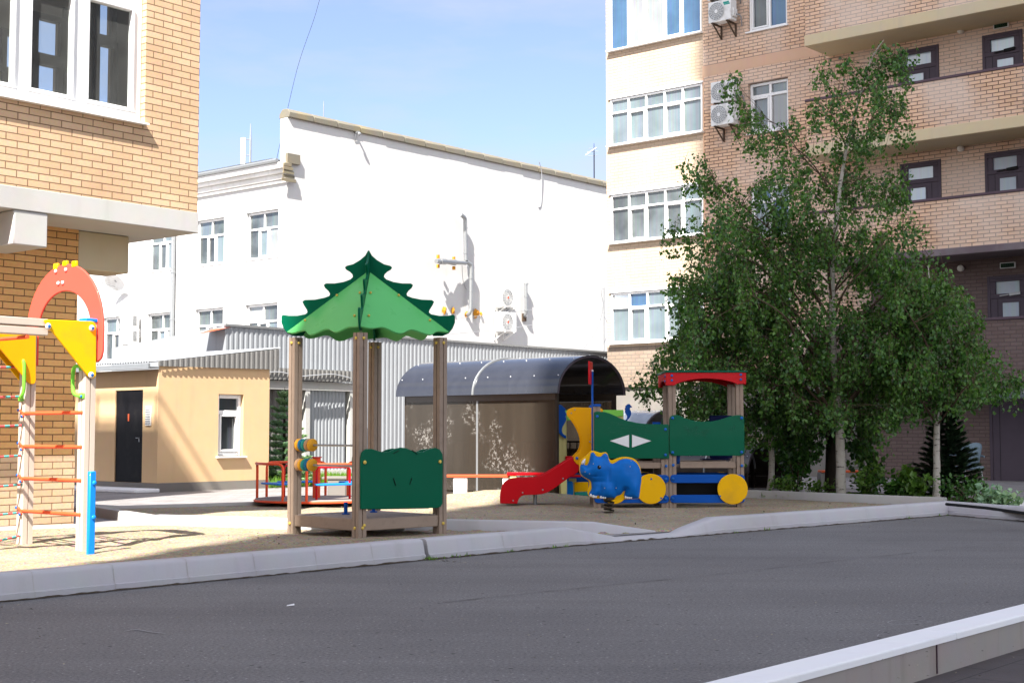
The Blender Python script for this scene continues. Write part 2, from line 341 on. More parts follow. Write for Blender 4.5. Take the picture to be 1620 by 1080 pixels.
# ------------------------------------------------------------------ mesh helpers
class MB:
    def __init__(s): s.v = []; s.f = []; s.m = []; s.cur = 0
    def add(s, vs, fs):
        o = len(s.v); s.v += [Vector(p) for p in vs]
        for f in fs: s.f.append([o+i for i in f]); s.m.append(s.cur)
        return s
    def box(s, x0, x1, y0, y1, z0, z1):
        vs = [(x,y,z) for z in (z0,z1) for y in (y0,y1) for x in (x0,x1)]
        return s.add(vs, [(0,2,3,1),(4,5,7,6),(0,1,5,4),(2,6,7,3),(0,4,6,2),(1,3,7,5)])
    def obox(s, c, ax, ay, az):     # oriented box from centre and half-axes
        c = Vector(c); ax, ay, az = Vector(ax), Vector(ay), Vector(az)
        vs = [c+ax*i+ay*j+az*k for k in (-1,1) for j in (-1,1) for i in (-1,1)]
        return s.add(vs, [(0,2,3,1),(4,5,7,6),(0,1,5,4),(2,6,7,3),(0,4,6,2),(1,3,7,5)])
    def bar(s, a, b, w, h, up=(0,0,1)):
        a, b = Vector(a), Vector(b); d = b-a; l = d.length; d.normalize()
        r = d.cross(Vector(up))
        if r.length < 1e-4: r = d.cross(Vector((0,1,0)))
        r.normalize(); u = r.cross(d)
        return s.obox((a+b)/2, d*(l/2), r*(w/2), u*(h/2))
    def quad(s, a, b, c, d): return s.add([a,b,c,d], [(0,1,2,3)])
    def prism(s, pts, a, b, plane='xz'):
        """outline pts (2-D) extruded from a to b along the remaining axis"""
        mk = {'xz': lambda p, t: (p[0], t, p[1]), 'xy': lambda p, t: (p[0], p[1], t), 'yz': lambda p, t: (t, p[0], p[1])}[plane]
        n = len(pts); vs = [mk(p, a) for p in pts] + [mk(p, b) for p in pts]
        return s.add(vs, [list(range(n))[::-1], [n+i for i in range(n)]] + [(i, (i+1)%n, n+(i+1)%n, n+i) for i in range(n)])
    def tube(s, pts, r, n=8, cap=True, closed=False):
        pts = [Vector(p) for p in pts]; k = len(pts)
        rr = r if isinstance(r, (list, tuple)) else [r]*k
        prev = None; vs = []
        for i, p in enumerate(pts):
            if closed: t = pts[(i+1)%k]-pts[i-1]
            else: t = pts[min(i+1,k-1)]-pts[max(i-1,0)]
            t.normalize()
            if prev is None:
                a = t.orthogonal().normalized()
            else:
                a = prev - t*prev.dot(t)
                a = a.normalized() if a.length > 1e-5 else t.orthogonal().normalized()
            prev = a; b = t.cross(a)
            for j in range(n):
                th = 2*PI*j/n; vs.append(p + (a*math.cos(th)+b*math.sin(th))*rr[i])
        fs = []
        for i in range(k if closed else k-1):
            i2 = (i+1)%k
            for j in range(n): fs.append((i*n+j, i*n+(j+1)%n, i2*n+(j+1)%n, i2*n+j))
        if cap and not closed: fs += [list(range(n))[::-1], [(k-1)*n+j for j in range(n)]]
        return s.add(vs, fs)
    def cyl(s, a, b, r, n=16): return s.tube([a, b], r, n)
    def ball(s, c, r, n=10, sc_=(1,1,1)):
        c = Vector(c); vs = []; fs = []; m = n//2
        for i in range(1, m):
            ph = PI*i/m
            for j in range(n):
                th = 2*PI*j/n; vs.append(c+Vector((math.sin(ph)*math.cos(th)*r*sc_[0], math.sin(ph)*math.sin(th)*r*sc_[1], math.cos(ph)*r*sc_[2])))
        vs += [c+Vector((0,0,r*sc_[2])), c-Vector((0,0,r*sc_[2]))]
        for i in range(m-2):
            for j in range(n): fs.append((i*n+j, (i+1)*n+j, (i+1)*n+(j+1)%n, i*n+(j+1)%n))
        for j in range(n): fs.append((len(vs)-2, j, (j+1)%n)); fs.append((len(vs)-1, (m-2)*n+(j+1)%n, (m-2)*n+j))
        return s.add(vs, fs)
    def build(s, name, mats, parent=None, bevel=0, smooth=False, seg=2, label=None, angle=40, fixn=True):
        me = bpy.data.meshes.new(name); me.from_pydata([tuple(v) for v in s.v], [], s.f); 
        mats = mats if isinstance(mats, (list, tuple)) else [mats]
        for m in mats: me.materials.append(M[m] if isinstance(m, str) else m)
        if len(mats) > 1: me.polygons.foreach_set('material_index', s.m)
        if fixn:
            bm = bmesh.new(); bm.from_mesh(me); bmesh.ops.recalc_face_normals(bm, faces=bm.faces); bm.to_mesh(me); bm.free()
        if smooth or bevel:
            me.polygons.foreach_set('use_smooth', [True]*len(me.polygons)); me.set_sharp_from_angle(angle=R(angle))
        o = bpy.data.objects.new(name, me); col.objects.link(o)
        if parent: o.parent = parent
        if bevel:
            b = o.modifiers.new('b', 'BEVEL'); b.width = bevel; b.segments = seg; b.limit_method = 'ANGLE'; b.angle_limit = R(35)
        if label: o['label'] = label
        return o
def thing(name, label, cat, loc=(0,0,0), rz=0, group=None):
    o = bpy.data.objects.new(name, None); col.objects.link(o); o.empty_display_size = .2
    o.location = loc; o.rotation_euler = (0,0,rz); o['label'] = label; o['category'] = cat
    if group: o['group'] = group
    return o
def tag(o, label, cat, group=None):
    o['label'] = label; o['category'] = cat
    if group: o['group'] = group
    return o
def struct(o, kind='structure'): o['kind'] = kind; return o
def copy_tree(o, parent=None):
    c = o.copy(); col.objects.link(c); c.parent = parent
    for ch in list(o.children): copy_tree(ch, c)
    return c
def inside(p, poly):
    r = False; n = len(poly); x, y = p
    for i in range(n):
        x1, y1 = poly[i]; x2, y2 = poly[i-1]
        if (y1 > y) != (y2 > y) and x < (x2-x1)*(y-y1)/(y2-y1)+x1: r = not r
    return r
def nearest(p, poly):
    best = None; n = len(poly); px, py = p
    for i in range(n):
        ax, ay = poly[i-1]; bx, by = poly[i]; dx, dy = bx-ax, by-ay; l = dx*dx+dy*dy
        t = 0 if l == 0 else max(0, min(1, ((px-ax)*dx+(py-ay)*dy)/l)); qx, qy = ax+dx*t, ay+dy*t
        d = math.hypot(px-qx, py-qy)
        if best is None or d < best[0]: best = (d, (qx, qy))
    return best
def fill_grid(poly, step, hfun, wrap):
    """grid over an outline; rim snapped to the outline; hfun(x,y,dist)->height; wrap(x,y,h)->point"""
    xs = [p[0] for p in poly]; ys = [p[1] for p in poly]
    x0, y0 = min(xs)-step, min(ys)-step; nx = int((max(xs)-x0)/step)+3; ny = int((max(ys)-y0)/step)+3
    ins = [[inside((x0+i*step, y0+j*step), poly) for j in range(ny)] for i in range(nx)]
    idx = {}; vs = []; fs = []
    def vert(i, j):
        if (i,j) in idx: return idx[i,j]
        p = (x0+i*step, y0+j*step); d, q = nearest(p, poly)
        if not ins[i][j]: p, d = q, 0
        vs.append(wrap(p[0], p[1], hfun(p[0], p[1], d))); idx[i,j] = len(vs)-1; return idx[i,j]
    for i in range(nx-1):
        for j in range(ny-1):
            if ins[i][j] or ins[i+1][j] or ins[i+1][j+1] or ins[i][j+1]:
                fs.append((vert(i,j), vert(i+1,j), vert(i+1,j+1), vert(i,j+1)))
    return vs, fs
def smooth_poly(pts, it=2):
    for _ in range(it):
        q = []; n = len(pts)
        for i in range(n):
            a, b = pts[i], pts[(i+1)%n]
            q.append((a[0]*.75+b[0]*.25, a[1]*.75+b[1]*.25)); q.append((a[0]*.25+b[0]*.75, a[1]*.25+b[1]*.75))
        pts = q
    return pts
def round_poly(pts, r, n=4):
    """round every corner of an outline by r"""
    out = []; k = len(pts)
    for i in range(k):
        p = Vector(pts[i]).to_2d() if len(pts[i]) > 2 else Vector(pts[i]); a = Vector(pts[i-1]); b = Vector(pts[(i+1)%k])
        da, db = a-p, b-p; ra = min(r, da.length*.45); rb = min(r, db.length*.45)
        s, e = p+da.normalized()*ra, p+db.normalized()*rb
        for j in range(n+1):
            t = j/n; q = s*(1-t)**2+p*2*t*(1-t)+e*t*t; out.append((q.x, q.y))
    return out
def spline(pts, n=6):
    out = []; k = len(pts); P = [Vector(p) for p in pts]
    for i in range(k-1):
        a, b, c, d = P[max(i-1,0)], P[i], P[i+1], P[min(i+2,k-1)]
        for j in range(n):
            t = j/n; out.append(.5*((2*b)+(c-a)*t+(2*a-5*b+4*c-d)*t*t+(3*b-a-3*c+d)*t**3))
    out.append(P[-1]); return out
def sweep(mb, path, prof, hs=None):
    """profile [(inward offset, height)] along a ground polyline; hs scales the height at each point"""
    P = [Vector(p) for p in path]; n = len(P); k = len(prof); vs = []
    for i in range(n):
        d0 = (P[i]-P[i-1]).normalized() if i else (P[1]-P[0]).normalized()
        d1 = (P[i+1]-P[i]).normalized() if i < n-1 else d0
        a = Vector((-d0.y, d0.x, 0)); b = Vector((-d1.y, d1.x, 0)); m = (a+b).normalized(); m = m/max(.4, m.dot(a))
        for o, h in prof: vs.append(P[i]+m*o+Vector((0,0,h*(hs[i] if hs else 1))))
    fs = [(i*k+j, i*k+j+1, (i+1)*k+j+1, (i+1)*k+j) for i in range(n-1) for j in range(k-1)]
    fs += [list(range(k)), [(n-1)*k+j for j in range(k)][::-1]]
    mb.add(vs, fs)
def holes_wall(mb, x0, x1, z0, z1, holes, y=0.0, depth=.12, side='y'):
    """flat wall in the plane local y=y (or x=y) with rectangular openings and their reveals going inwards"""
    xs = sorted({x0, x1, *[h[0] for h in holes], *[h[1] for h in holes]}); zs = sorted({z0, z1, *[h[2] for h in holes], *[h[3] for h in holes]})
    xs = [x for x in xs if x0 <= x <= x1]; zs = [z for z in zs if z0 <= z <= z1]
    P = (lambda a, t, z: (a, t, z)) if side == 'y' else (lambda a, t, z: (t, a, z))
    for i in range(len(xs)-1):
        for j in range(len(zs)-1):
            cx, cz = (xs[i]+xs[i+1])/2, (zs[j]+zs[j+1])/2
            if any(h[0] < cx < h[1] and h[2] < cz < h[3] for h in holes): continue
            mb.quad(P(xs[i],y,zs[j]), P(xs[i+1],y,zs[j]), P(xs[i+1],y,zs[j+1]), P(xs[i],y,zs[j+1]))
    for a, b, c, d in holes:
        for p, q in (((a,c),(b,c)),((b,c),(b,d)),((b,d),(a,d)),((a,d),(a,c))):
            mb.quad(P(p[0],y,p[1]), P(q[0],y,q[1]), P(q[0],y+depth,q[1]), P(p[0],y+depth,p[1]))

def window(parent, a0, a1, z0, z1, t, side='y', cols=(.5,), trans=None, lower=None, fw=.06, mats=('glass_grey',), pick=None, sill=True, sillmat='white_pvc', name='window', frame='white_pvc', proud=.02, opener=()):
    """a window set in a wall plane: frame, pane and sill. a along the wall, t the plane of the glazing, outside towards -t"""
    P = (lambda a, tt, z: (a, tt, z)) if side == 'y' else (lambda a, tt, z: (tt, a, z))
    f = MB(); g = MB()
    def bar(a, b, c, d, p=proud):
        u, v = P(a, t-p, c), P(b, t+.05, d); f.box(min(u[0],v[0]), max(u[0],v[0]), min(u[1],v[1]), max(u[1],v[1]), c, d)
    bar(a0, a0+fw, z0, z1); bar(a1-fw, a1, z0, z1); bar(a0+fw, a1-fw, z0, z0+fw); bar(a0+fw, a1-fw, z1-fw, z1)
    ia0, ia1, iz0, iz1 = a0+fw, a1-fw, z0+fw, z1-fw; cells = []
    zt = z0+(z1-z0)*trans if trans else None
    def split(cs, lo, hi):
        e = [ia0]
        for c in cs:
            x = a0+(a1-a0)*c; bar(x-fw/2, x+fw/2, lo, hi); e += [x-fw/2, x+fw/2]
        e.append(ia1)
        for k in range(0, len(e), 2): cells.append((e[k], e[k+1], lo, hi))
    if zt:
        bar(ia0, ia1, zt-fw/2, zt+fw/2); split(lower if lower is not None else cols, iz0, zt-fw/2); split(cols, zt+fw/2, iz1)
    else: split(cols, iz0, iz1)
    for k, c in enumerate(cells):
        g.cur = pick[k] if pick else random.randrange(len(mats))
        dt = .03
        g.quad(P(c[0],t+dt,c[2]), P(c[1],t+dt,c[2]), P(c[1],t+dt,c[3]), P(c[0],t+dt,c[3]))
        if k in opener:
            w = .04; cc = (c[0]+.004, c[1]-.004, c[2]+.004, c[3]-.004)
            for q in ((cc[0],cc[0]+w,cc[2],cc[3]),(cc[1]-w,cc[1],cc[2],cc[3]),(cc[0]+w,cc[1]-w,cc[2],cc[2]+w),(cc[0]+w,cc[1]-w,cc[3]-w,cc[3])): bar(*q, proud+.015)
    w = f.build(name, frame, parent, bevel=.008, seg=1)
    g.build('pane', list(mats), w)
    if sill:
        s = MB(); u, v = P(a0-.05, t-.16, 0), P(a1+.05, t-.001-proud, 0)
        s.box(min(u[0],v[0]), max(u[0],v[0]), min(u[1],v[1]), max(u[1],v[1]), z0-.035, z0-.005); s.build('sill', sillmat, w)
    return w
def corrug(mb, p0, p1, z0, z1, period=.12, amp=.02, trap=True, z1b=None, z0b=None):
    """profiled sheet standing between two ground points; optional different heights at the second end"""
    p0, p1 = Vector(p0), Vector(p1); d = p1-p0; l = d.length; d.normalize(); nrm = Vector((d.y, -d.x, 0))
    n = int(l/period)*4; vs = []; z1b = z1 if z1b is None else z1b; z0b = z0 if z0b is None else z0b
    for i in range(n+1):
        k = i % 4; off = (0, amp, amp, 0)[k] if trap else amp*math.sin(PI*i/2)
        t = (i//4*period + (0,.25,.5,.75)[k]*period*(1 if not trap else 1)); t = min(t, l)
        if trap: t = min(l, i//4*period + (0, .18, .55, .73)[k]*period)
        q = p0+d*t+nrm*off; f = t/l
        vs += [(q.x, q.y, z0+(z0b-z0)*f), (q.x, q.y, z1+(z1b-z1)*f)]
    mb.add(vs, [(2*i, 2*i+2, 2*i+3, 2*i+1) for i in range(n)])

# ------------------------------------------------------------------ light
AZ, EL = R(18), R(50)              # the light travels 18 degrees right of the view axis, sun behind the camera to the left
sd = bpy.data.lights.new('sun', 'SUN'); sd.energy = 5.0; sd.angle = R(.53); sd.color = (1, .95, .87)
so = bpy.data.objects.new('sun', sd); col.objects.link(so)
so.rotation_euler = Vector((math.sin(AZ)*math.cos(EL), math.cos(AZ)*math.cos(EL), -math.sin(EL))).to_track_quat('-Z', 'Y').to_euler()
so.location = (-20, -40, 60)
w = bpy.data.worlds.new('World'); sc.world = w; w.use_nodes = True
nt = w.node_tree; bg = nt.nodes['Background']
sky = nt.nodes.new('ShaderNodeTexSky'); sky.sky_type = 'NISHITA'; sky.sun_disc = False
sky.sun_elevation = EL; sky.sun_rotation = AZ + PI; sky.altitude = 50; sky.air_density = .75; sky.dust_density = .8; sky.ozone_density = 3.0
tc = nt.nodes.new('ShaderNodeTexCoord'); mp = nt.nodes.new('ShaderNodeMapping'); mp.inputs['Scale'].default_value = (1.2, 1.2, 4.5); mp.inputs['Location'].default_value = (.35, .2, .1)
nt.links.new(tc.outputs['Generated'], mp.inputs[0])
cn = nt.nodes.new('ShaderNodeTexNoise'); cn.inputs['Scale'].default_value = 2.3; cn.inputs['Detail'].default_value = 9; cn.inputs['Roughness'].default_value = .55; nt.links.new(mp.outputs[0], cn.inputs['Vector'])
def wn(t, **k):
    n_ = nt.nodes.new(t)
    for q, v in k.items(): setattr(n_, q, v)
    return n_
def wramp(v, p0, p1, c0, c1):
    r_ = wn('ShaderNodeValToRGB'); r_.color_ramp.elements[0].position = p0; r_.color_ramp.elements[1].position = p1
    r_.color_ramp.elements[0].color = (c0,c0,c0,1); r_.color_ramp.elements[1].color = (c1,c1,c1,1); nt.links.new(v, r_.inputs[0]); return r_.outputs[0]
def wmath(op, a_, b_):
    m_ = wn('ShaderNodeMath', operation=op)
    for i_, q in enumerate((a_, b_)):
        if isinstance(q, (int, float)): m_.inputs[i_].default_value = q
        else: nt.links.new(q, m_.inputs[i_])
    return m_.outputs[0]
def wmix(f, a_, c):
    m_ = wn('ShaderNodeMix', data_type='RGBA'); nt.links.new(f, m_.inputs[0]); nt.links.new(a_, m_.inputs[6]); m_.inputs[7].default_value = (*c, 1); return m_.outputs[2]
sx = wn('ShaderNodeSeparateXYZ'); nt.links.new(tc.outputs['Generated'], sx.inputs[0])
# thin wisps everywhere, unseen bright cloud banks added behind the camera as fill light
thin = wramp(cn.outputs[0], .44, .66, .16, .9)
tint = wn('ShaderNodeMix', data_type='RGBA', blend_type='MULTIPLY'); tint.inputs[0].default_value = 1; nt.links.new(sky.outputs[0], tint.inputs[6]); tint.inputs[7].default_value = (.98, .895, .95, 1)
c1 = wmix(thin, tint.outputs[2], (2.45, 2.6, 2.85))
heavy = wmath('MULTIPLY', wramp(cn.outputs[0], .36, .55, 0, 1), wramp(wmath('MULTIPLY_ADD', sx.outputs[1], -.5), .40, .75, 0, 1))
for n_ in nt.nodes:
    if n_.bl_idname == 'ShaderNodeMath' and n_.operation == 'MULTIPLY_ADD': n_.inputs[2].default_value = .5
c2 = wmix(heavy, c1, (7.2, 7.3, 7.4))
nt.links.new(c2, bg.inputs[0]); bg.inputs[1].default_value = .097
sc.view_settings.view_transform = 'Standard'; sc.view_settings.look = 'None'; sc.view_settings.gamma = 1; sc.view_settings.use_curve_mapping = False
sc.view_settings.exposure = 1.66
sc.cycles.max_bounces = 8; sc.cycles.transparent_max_bounces = 12; sc.cycles.caustics_reflective = False; sc.cycles.caustics_refractive = False

# ------------------------------------------------------------------ ground
g = MB(); g.quad((-400,-400,-.16),(400,-400,-.16),(400,400,-.16),(-400,400,-.16)); struct(g.build('ground', 'paving_brown'))
ZS = .08                                                       # sand level
A, B = onz(1120, 1080, 0), onz(1620, 955, 0)
def along(p, v, u): return p + VX*v + UX*u
# road sheet: from the low kerb beside the camera outwards
g = MB(); g.add([along(A,-90,-.2), along(A,120,-.2), along(A,120,140), along(A,-90,140)], [(0,1,2,3)]); struct(g.build('road', 'asphalt'))
g = MB(); prof = [(0,-.16),(0,.022),(.008,.03),(.2,.03),(.2,-.02)]
mb = MB(); sweep(mb, [along(A,-12,-.2), along(A,14,-.2)], [(0,-.16),(0,.012)]); 
mb = MB()
sweep(mb, [along(A,-12,-.285), along(A,14,-.285)], [(0,-.17),(0,.004),(.19,.004),(.19,-.17)]); struct(mb.build('kerb_wall', 'wall_paint'))
for k in range(-6, 8):
    mb = MB(); sweep(mb, [along(A, k*2.0+.003, -.293), along(A, k*2.0+1.997, -.293)], [(0,.0),(0,.03),(.006,.036),(.2,.036),(.206,.03),(.206,-.01)])
    struct(mb.build('kerb', 'kerb_top', bevel=.003, seg=1))
for k in (1.75, 3.05, 4.6):
    mb = MB(); q = along(A, k, -.285); mb.obox(q+Vector((0,0,-.075)), VX*.0025, UX*.008, (0,0,.075)); struct(mb.build('kerb_joint', 'rail_brown'))

KP = [(-420,993.5),(0,952),(674,885.6),(680,885),(905,863.5),(985,857),(1075,850),(1140,844.5),(1500,815),(1640,826),(1960,852)]
K = [onz(x, y, 0) for x, y in KP]; KH = [1,1,1,1,1,.26,.26,1,1,1,1]
kprof = [(0,-.01),(0,.045),(.014,.05),(.035,.15),(.05,.172),(.08,.18),(.19,.178),(.2,.17),(.2,0)]
def resample(P, H, step):
    q, h = [], []
    for i in range(len(P)-1):
        n = max(1, int((P[i+1]-P[i]).length/step))
        for k in range(n):
            t = k/n; q.append(P[i].lerp(P[i+1], t)); h.append((H[i]*(1-t)+H[i+1]*t)*(1+.025*noise.noise(q[-1]*2.2)))
    q.append(P[-1]); h.append(H[-1]); return q, h
def jit(P): return [p + Vector((noise.noise(p*1.3), noise.noise(p*1.3+Vector((9,9,9))), 0))*.008 for p in P]
for lo, hi in ((0,2),(3,10)):
    P, H = resample(K[lo:hi+1], KH[lo:hi+1], .35); mb = MB(); sweep(mb, jit(P), kprof, H)
    struct(mb.build('kerb', 'kerb', smooth=True, angle=50))
def cum(i, d):                                                   # point on the kerb line
    a = K[i]; return a
# hairline joints of the kerb stones
for (a, b, n) in ((0,2,9),(3,4,2),(7,8,5)):
    for k in range(1, n):
        p = K[a].lerp(K[b], k/n); d = (K[b]-K[a]).normalized(); nn = Vector((-d.y, d.x, 0))
        mb = MB(); pr = [(-.0015,0),(-.0015,.046),(.0125,.0515),(.0335,.1515),(.0485,.1735),(.08,.1815),(.19,.1795),(.1,.1)]
        vs = [p+nn*o+Vector((0,0,h))+d*s*.0025 for s in (-1,1) for o, h in pr]; m_ = len(pr)
        mb.add(vs, [(i,i+1,m_+i+1,m_+i) for i in range(m_-1)]); struct(mb.build('kerb_joint', 'kerb_grey'))
Kin = []
for i in range(len(K)):
    d = (K[min(i+1,len(K)-1)]-K[max(i-1,0)]).normalized(); Kin.append(K[i]+Vector((-d.y, d.x, 0))*.14)
for i0, i1 in ((0,8),(8,10)):
    P, H = resample(K[i0:i1+1], [1]*(i1-i0+1), .06); mb = MB(); vs = []
    for p, q in zip(P, P[1:]+[P[-1]*2-P[-2]]):
        d = (q-p).normalized(); nn = Vector((-d.y, d.x, 0)); wd = .012+.03*abs(noise.noise(p*3.1))+.02*abs(noise.noise(p*11)); vs += [p-nn*wd+Vector((0,0,.004)), p+nn*.01+Vector((0,0,.013+.012*noise.noise(p*9)))]
    mb.add(vs, [(2*i,2*i+2,2*i+3,2*i+1) for i in range(len(P)-1)]); struct(mb.build('kerb_dirt', 'soil', fixn=False), 'stuff')
# paving behind the kerb
far = [along(K[-1], 60, 20), along(K[-1], 60, 110), along(K[0], 20, 110), along(K[0], -40, 110), along(K[0], -40, .14)]
g = MB(); poly = [Vector((p.x,p.y,.055)) for p in Kin+far]; g.add(poly, [list(range(len(poly)))])
o = g.build('pavement', 'paving'); struct(o)
bm = bmesh.new(); bm.from_mesh(o.data); bmesh.ops.triangulate(bm, faces=bm.faces); bm.to_mesh(o.data); bm.free()
# sand
def sandh(x, y, d):
    p = Vector((x, y, 0)); h = .022*noise.noise(p*.9)+.014*noise.noise(p*2.7)+.006*noise.noise(p*8)
    m = .16*math.exp(-((x+.1)**2/1.2+(y-21.7)**2/.35))           # the heap behind the slide
    f1 = noise.noise(Vector((x*4.3, y*4.3, 5)))
    return (h+m-.02*max(0, f1-.25))*min(1, d*4) - (.045 if d < 1e-6 else 0)
front = [Kin[0],Kin[1],Kin[2],Kin[4]] + [onz(x,y,ZS) for x,y in ((846,840),(700,838),(450,836),(245,829.5),(0,838.5),(-420,853))]
back = [onz(x,y,ZS) for x,y in ((150,813),(245,829),(450,835.5),(700,837.5),(940,842))]+[K[5].lerp(K[6], .95)+(Kin[6]-K[6])*1.55] + [Kin[6],Kin[7],Kin[8]] + [onz(x,y,ZS) for x,y in ((1490,800),(1180,786.5),(1040,782.5),(870,780),(700,785),(560,791),(420,797.5),(150,805.5))]
for pl, st in ((front,.07),(back,.09)):
    mb = MB(); vs, fs = fill_grid([(p.x,p.y) for p in pl], st, sandh, lambda x,y,h: (x,y,ZS+h)); mb.add(vs, fs)
    struct(mb.build('sand', 'sand', smooth=True, fixn=False))
KE = K[5].lerp(K[6], .85)+(Kin[6]-K[6])*1.55; KE.z = 0
def low_kerb(pts, h, w, mat, hs=None, z=0.0):
    P = [onz(*q,ZS) if isinstance(q, tuple) else q for q in pts]; P = [Vector((p.x,p.y,z)) for p in P]
    P, H = resample(P, hs or [1]*len(P), .5); mb = MB(); sweep(mb, jit(P), [(0,0),(0,h-.015),(.012,h),(w-.012,h),(w,h-.015),(w,0)], H)
    return struct(mb.build('kerb', mat, smooth=True, angle=50))
low_kerb([(245,829),(450,835),(700,837),(940,841.5),KE], .185, .12, 'kerb', [1,1,1,1,.38])
low_kerb([(245,829.5),(150,813.5),(120,808)][::-1], .17, .12, 'kerb_grey')
low_kerb([(-420,853),(0,838.5),(243,829.6)], .115, .08, 'kerb_grey')
low_kerb([(243,829.7),(450,836.3),(640,839)], .108, .05, 'kerb_grey')
low_kerb([(120,806.5),(420,797.5),(560,791),(700,785)], .12, .08, 'kerb_grey')
low_kerb([(1040,782.5),(1180,786.5),(1492,800.5)], .20, .1, 'kerb_grey')
# garden bed
bed = [onz(x,y,.09) for x,y in ((1030,780),(1180,785),(1492,799),(1650,818),(1600,802),(1560,790),(1420,781),(1180,776),(1030,774))]
mb = MB(); vs, fs = fill_grid([(p.x,p.y) for p in bed], .2, lambda x,y,d: .04*noise.noise(Vector((x,y,3))*1.3), lambda x,y,h: (x,y,.09+h)); mb.add(vs, fs); struct(mb.build('garden_bed', 'soil', smooth=True))
low_kerb([(1590,797.5),(1700,800.5)], .14, .15, 'kerb_top')
mb = MB(); mb.tube([Vector((p.x,p.y,.2)) for p in (onz(1497,797,.2), onz(1560,803,.2), onz(1640,814,.2), onz(1760,829,.2))], .018, 8)
tag(mb.build('hose', 'wire', smooth=True), 'thin black hose lying along the white kerb corner on the right', 'hose')

# ------------------------------------------------------------------ white three storey building
WO = at(454, 270, 50); WB = (WO.x, WO.y)
wb = thing('white_building', 'white plastered three storey building with a long blank side wall', 'building', (WO.x, WO.y, 0), GR)
def wv(px, py): return wallpt(px, py, WB, GR, 0, 'y')          # on the blank wall: (x, z)
def wu(px, py): return wallpt(px, py, WB, GR, 0, 'x')          # on the window front: (y, z)
ztop = wv(456, 186)[1]; zcor = wu(452, 262)[1]
mb = MB(); holes_wall(mb, 0, 28, -.3, ztop, [])
hl = []
ys = [(440,389),(354,310),(276.5,235),(203,165)]
for (a, b) in ys:
    y0, y1 = wu(a, 400)[0], wu(b, 400)[0]
    for zt, zb in ((wu(440,330)[1], wu(440,406)[1]), (wu(440,478)[1], wu(440,556)[1])): hl.append((y0, y1, zb, zt))
for k in (4, 5, 6):
    dy = wu(310,400)[0]-wu(389,400)[0]
    for q in (0, 1): h = hl[6+q]; hl.append((h[0]+dy*(k-3), h[1]+dy*(k-3), h[2], h[3]))
mb2 = MB(); holes_wall(mb2, 0, 34, -.3, zcor, hl, 0, .16, 'x')
mb.v, mb.f, mb.m = mb.v, mb.f, mb.m
o = len(mb.v); mb.v += mb2.v; mb.f += [[i+o for i in f] for f in mb2.f]; mb.m += mb2.m
mb.quad((28,0,-.3),(28,34,-.3),(28,34,zcor),(28,0,zcor)); mb.quad((0,34,-.3),(28,34,-.3),(28,34,zcor),(0,34,zcor))
mb.box(0, 28, .004, .38, zcor, ztop-.002)                        # the gable parapet above the roof
mb.build('wall', 'white_plaster', wb)
rf = MB(); rf.quad((-.35,.4,zcor+.25),(28,.4,zcor+.25),(28,34,zcor+.25),(-.35,34,zcor+.25)); rf.build('roof', 'roof_blue', wb)
for i, h in enumerate(hl):
    window(wb, h[0]+.01, h[1]-.01, h[2]+.01, h[3]-.01, .13, 'x', (.5,), .64, (.36,.66), .07, ('glass_grey','glass_pale','glass_dark','glass_white','glass_grey'),
           pick=[(3,1,0,4,4),(1,4,0,0,3),(1,2,0,0,1),(3,0,0,0,4),(1,2,0,1,0)][i % 5][:5], sill=True, sillmat='white_steel', opener=(1,))
cn_ = MB()
for (d, a, b) in ((.10,-.62,-.50),(.16,-.50,-.30),(.30,-.30,-.16),(.42,-.16,.06)):
    cn_.box(-d, .0, -.16, 34, zcor+a, zcor+b-.004)
cn_.build('cornice', 'cornice', wb, bevel=.012, seg=1)
cn_ = MB()
for k in range(5): cn_.box(-.40+.02*k+random.uniform(0,.05), .28-.06*k, -.16-.13*random.random(), -.155, zcor-.62+.135*k, zcor-.62+.135*k+.12)
cn_.box(-.1, .5, -.14, -.004, zcor+.06, zcor+.42); cn_.build('cornice_stub', 'coping', wb, bevel=.02, seg=1)
gt = MB(); gt.tube([(-.46,.0,zcor+.12),(-.46,34,zcor+.10)], .07, 8); gt.build('gutter', 'grey_steel', wb, smooth=True)
cp = MB()
for k in range(24):
    a, b = k*1.17, k*1.17+1.16; j = random.uniform(-.012,.012)
    cp.prism([(-.10+j,ztop),(-.10+j,ztop+.2),(.02,ztop+.32),(.30,ztop+.33),(.46,ztop+.16),(.46,ztop)], a, b, 'yz')
cp.build('coping', 'coping', wb, bevel=.02, seg=1)
def wbw(px, py, off=0.0):                                        # world point standing off the blank wall
    x, z = wallpt(px, py, WB, GR, -off, 'y'); return WO.xy.to_3d()+VX*x-UX*off+Vector((0,0,z))
# drainpipe
yy = wu(278, 400)[0]; mb = MB(); b0 = Vector((WO.x,WO.y,0))
mb.tube([b0+UX*yy-VX*.12+Vector((0,0,z)) for z in (zcor-.65, 5, 0)], .085, 10)
for z in (8.9, 7.2, 5.4, 3.6): mb.tube([b0+UX*yy-VX*.12+Vector((0,0,z-.03)), b0+UX*yy-VX*.12+Vector((0,0,z+.03))], .1, 10)
tag(mb.build('drainpipe', 'grey_steel', smooth=True), 'pale metal drainpipe running down the window front of the white building', 'drainpipe')
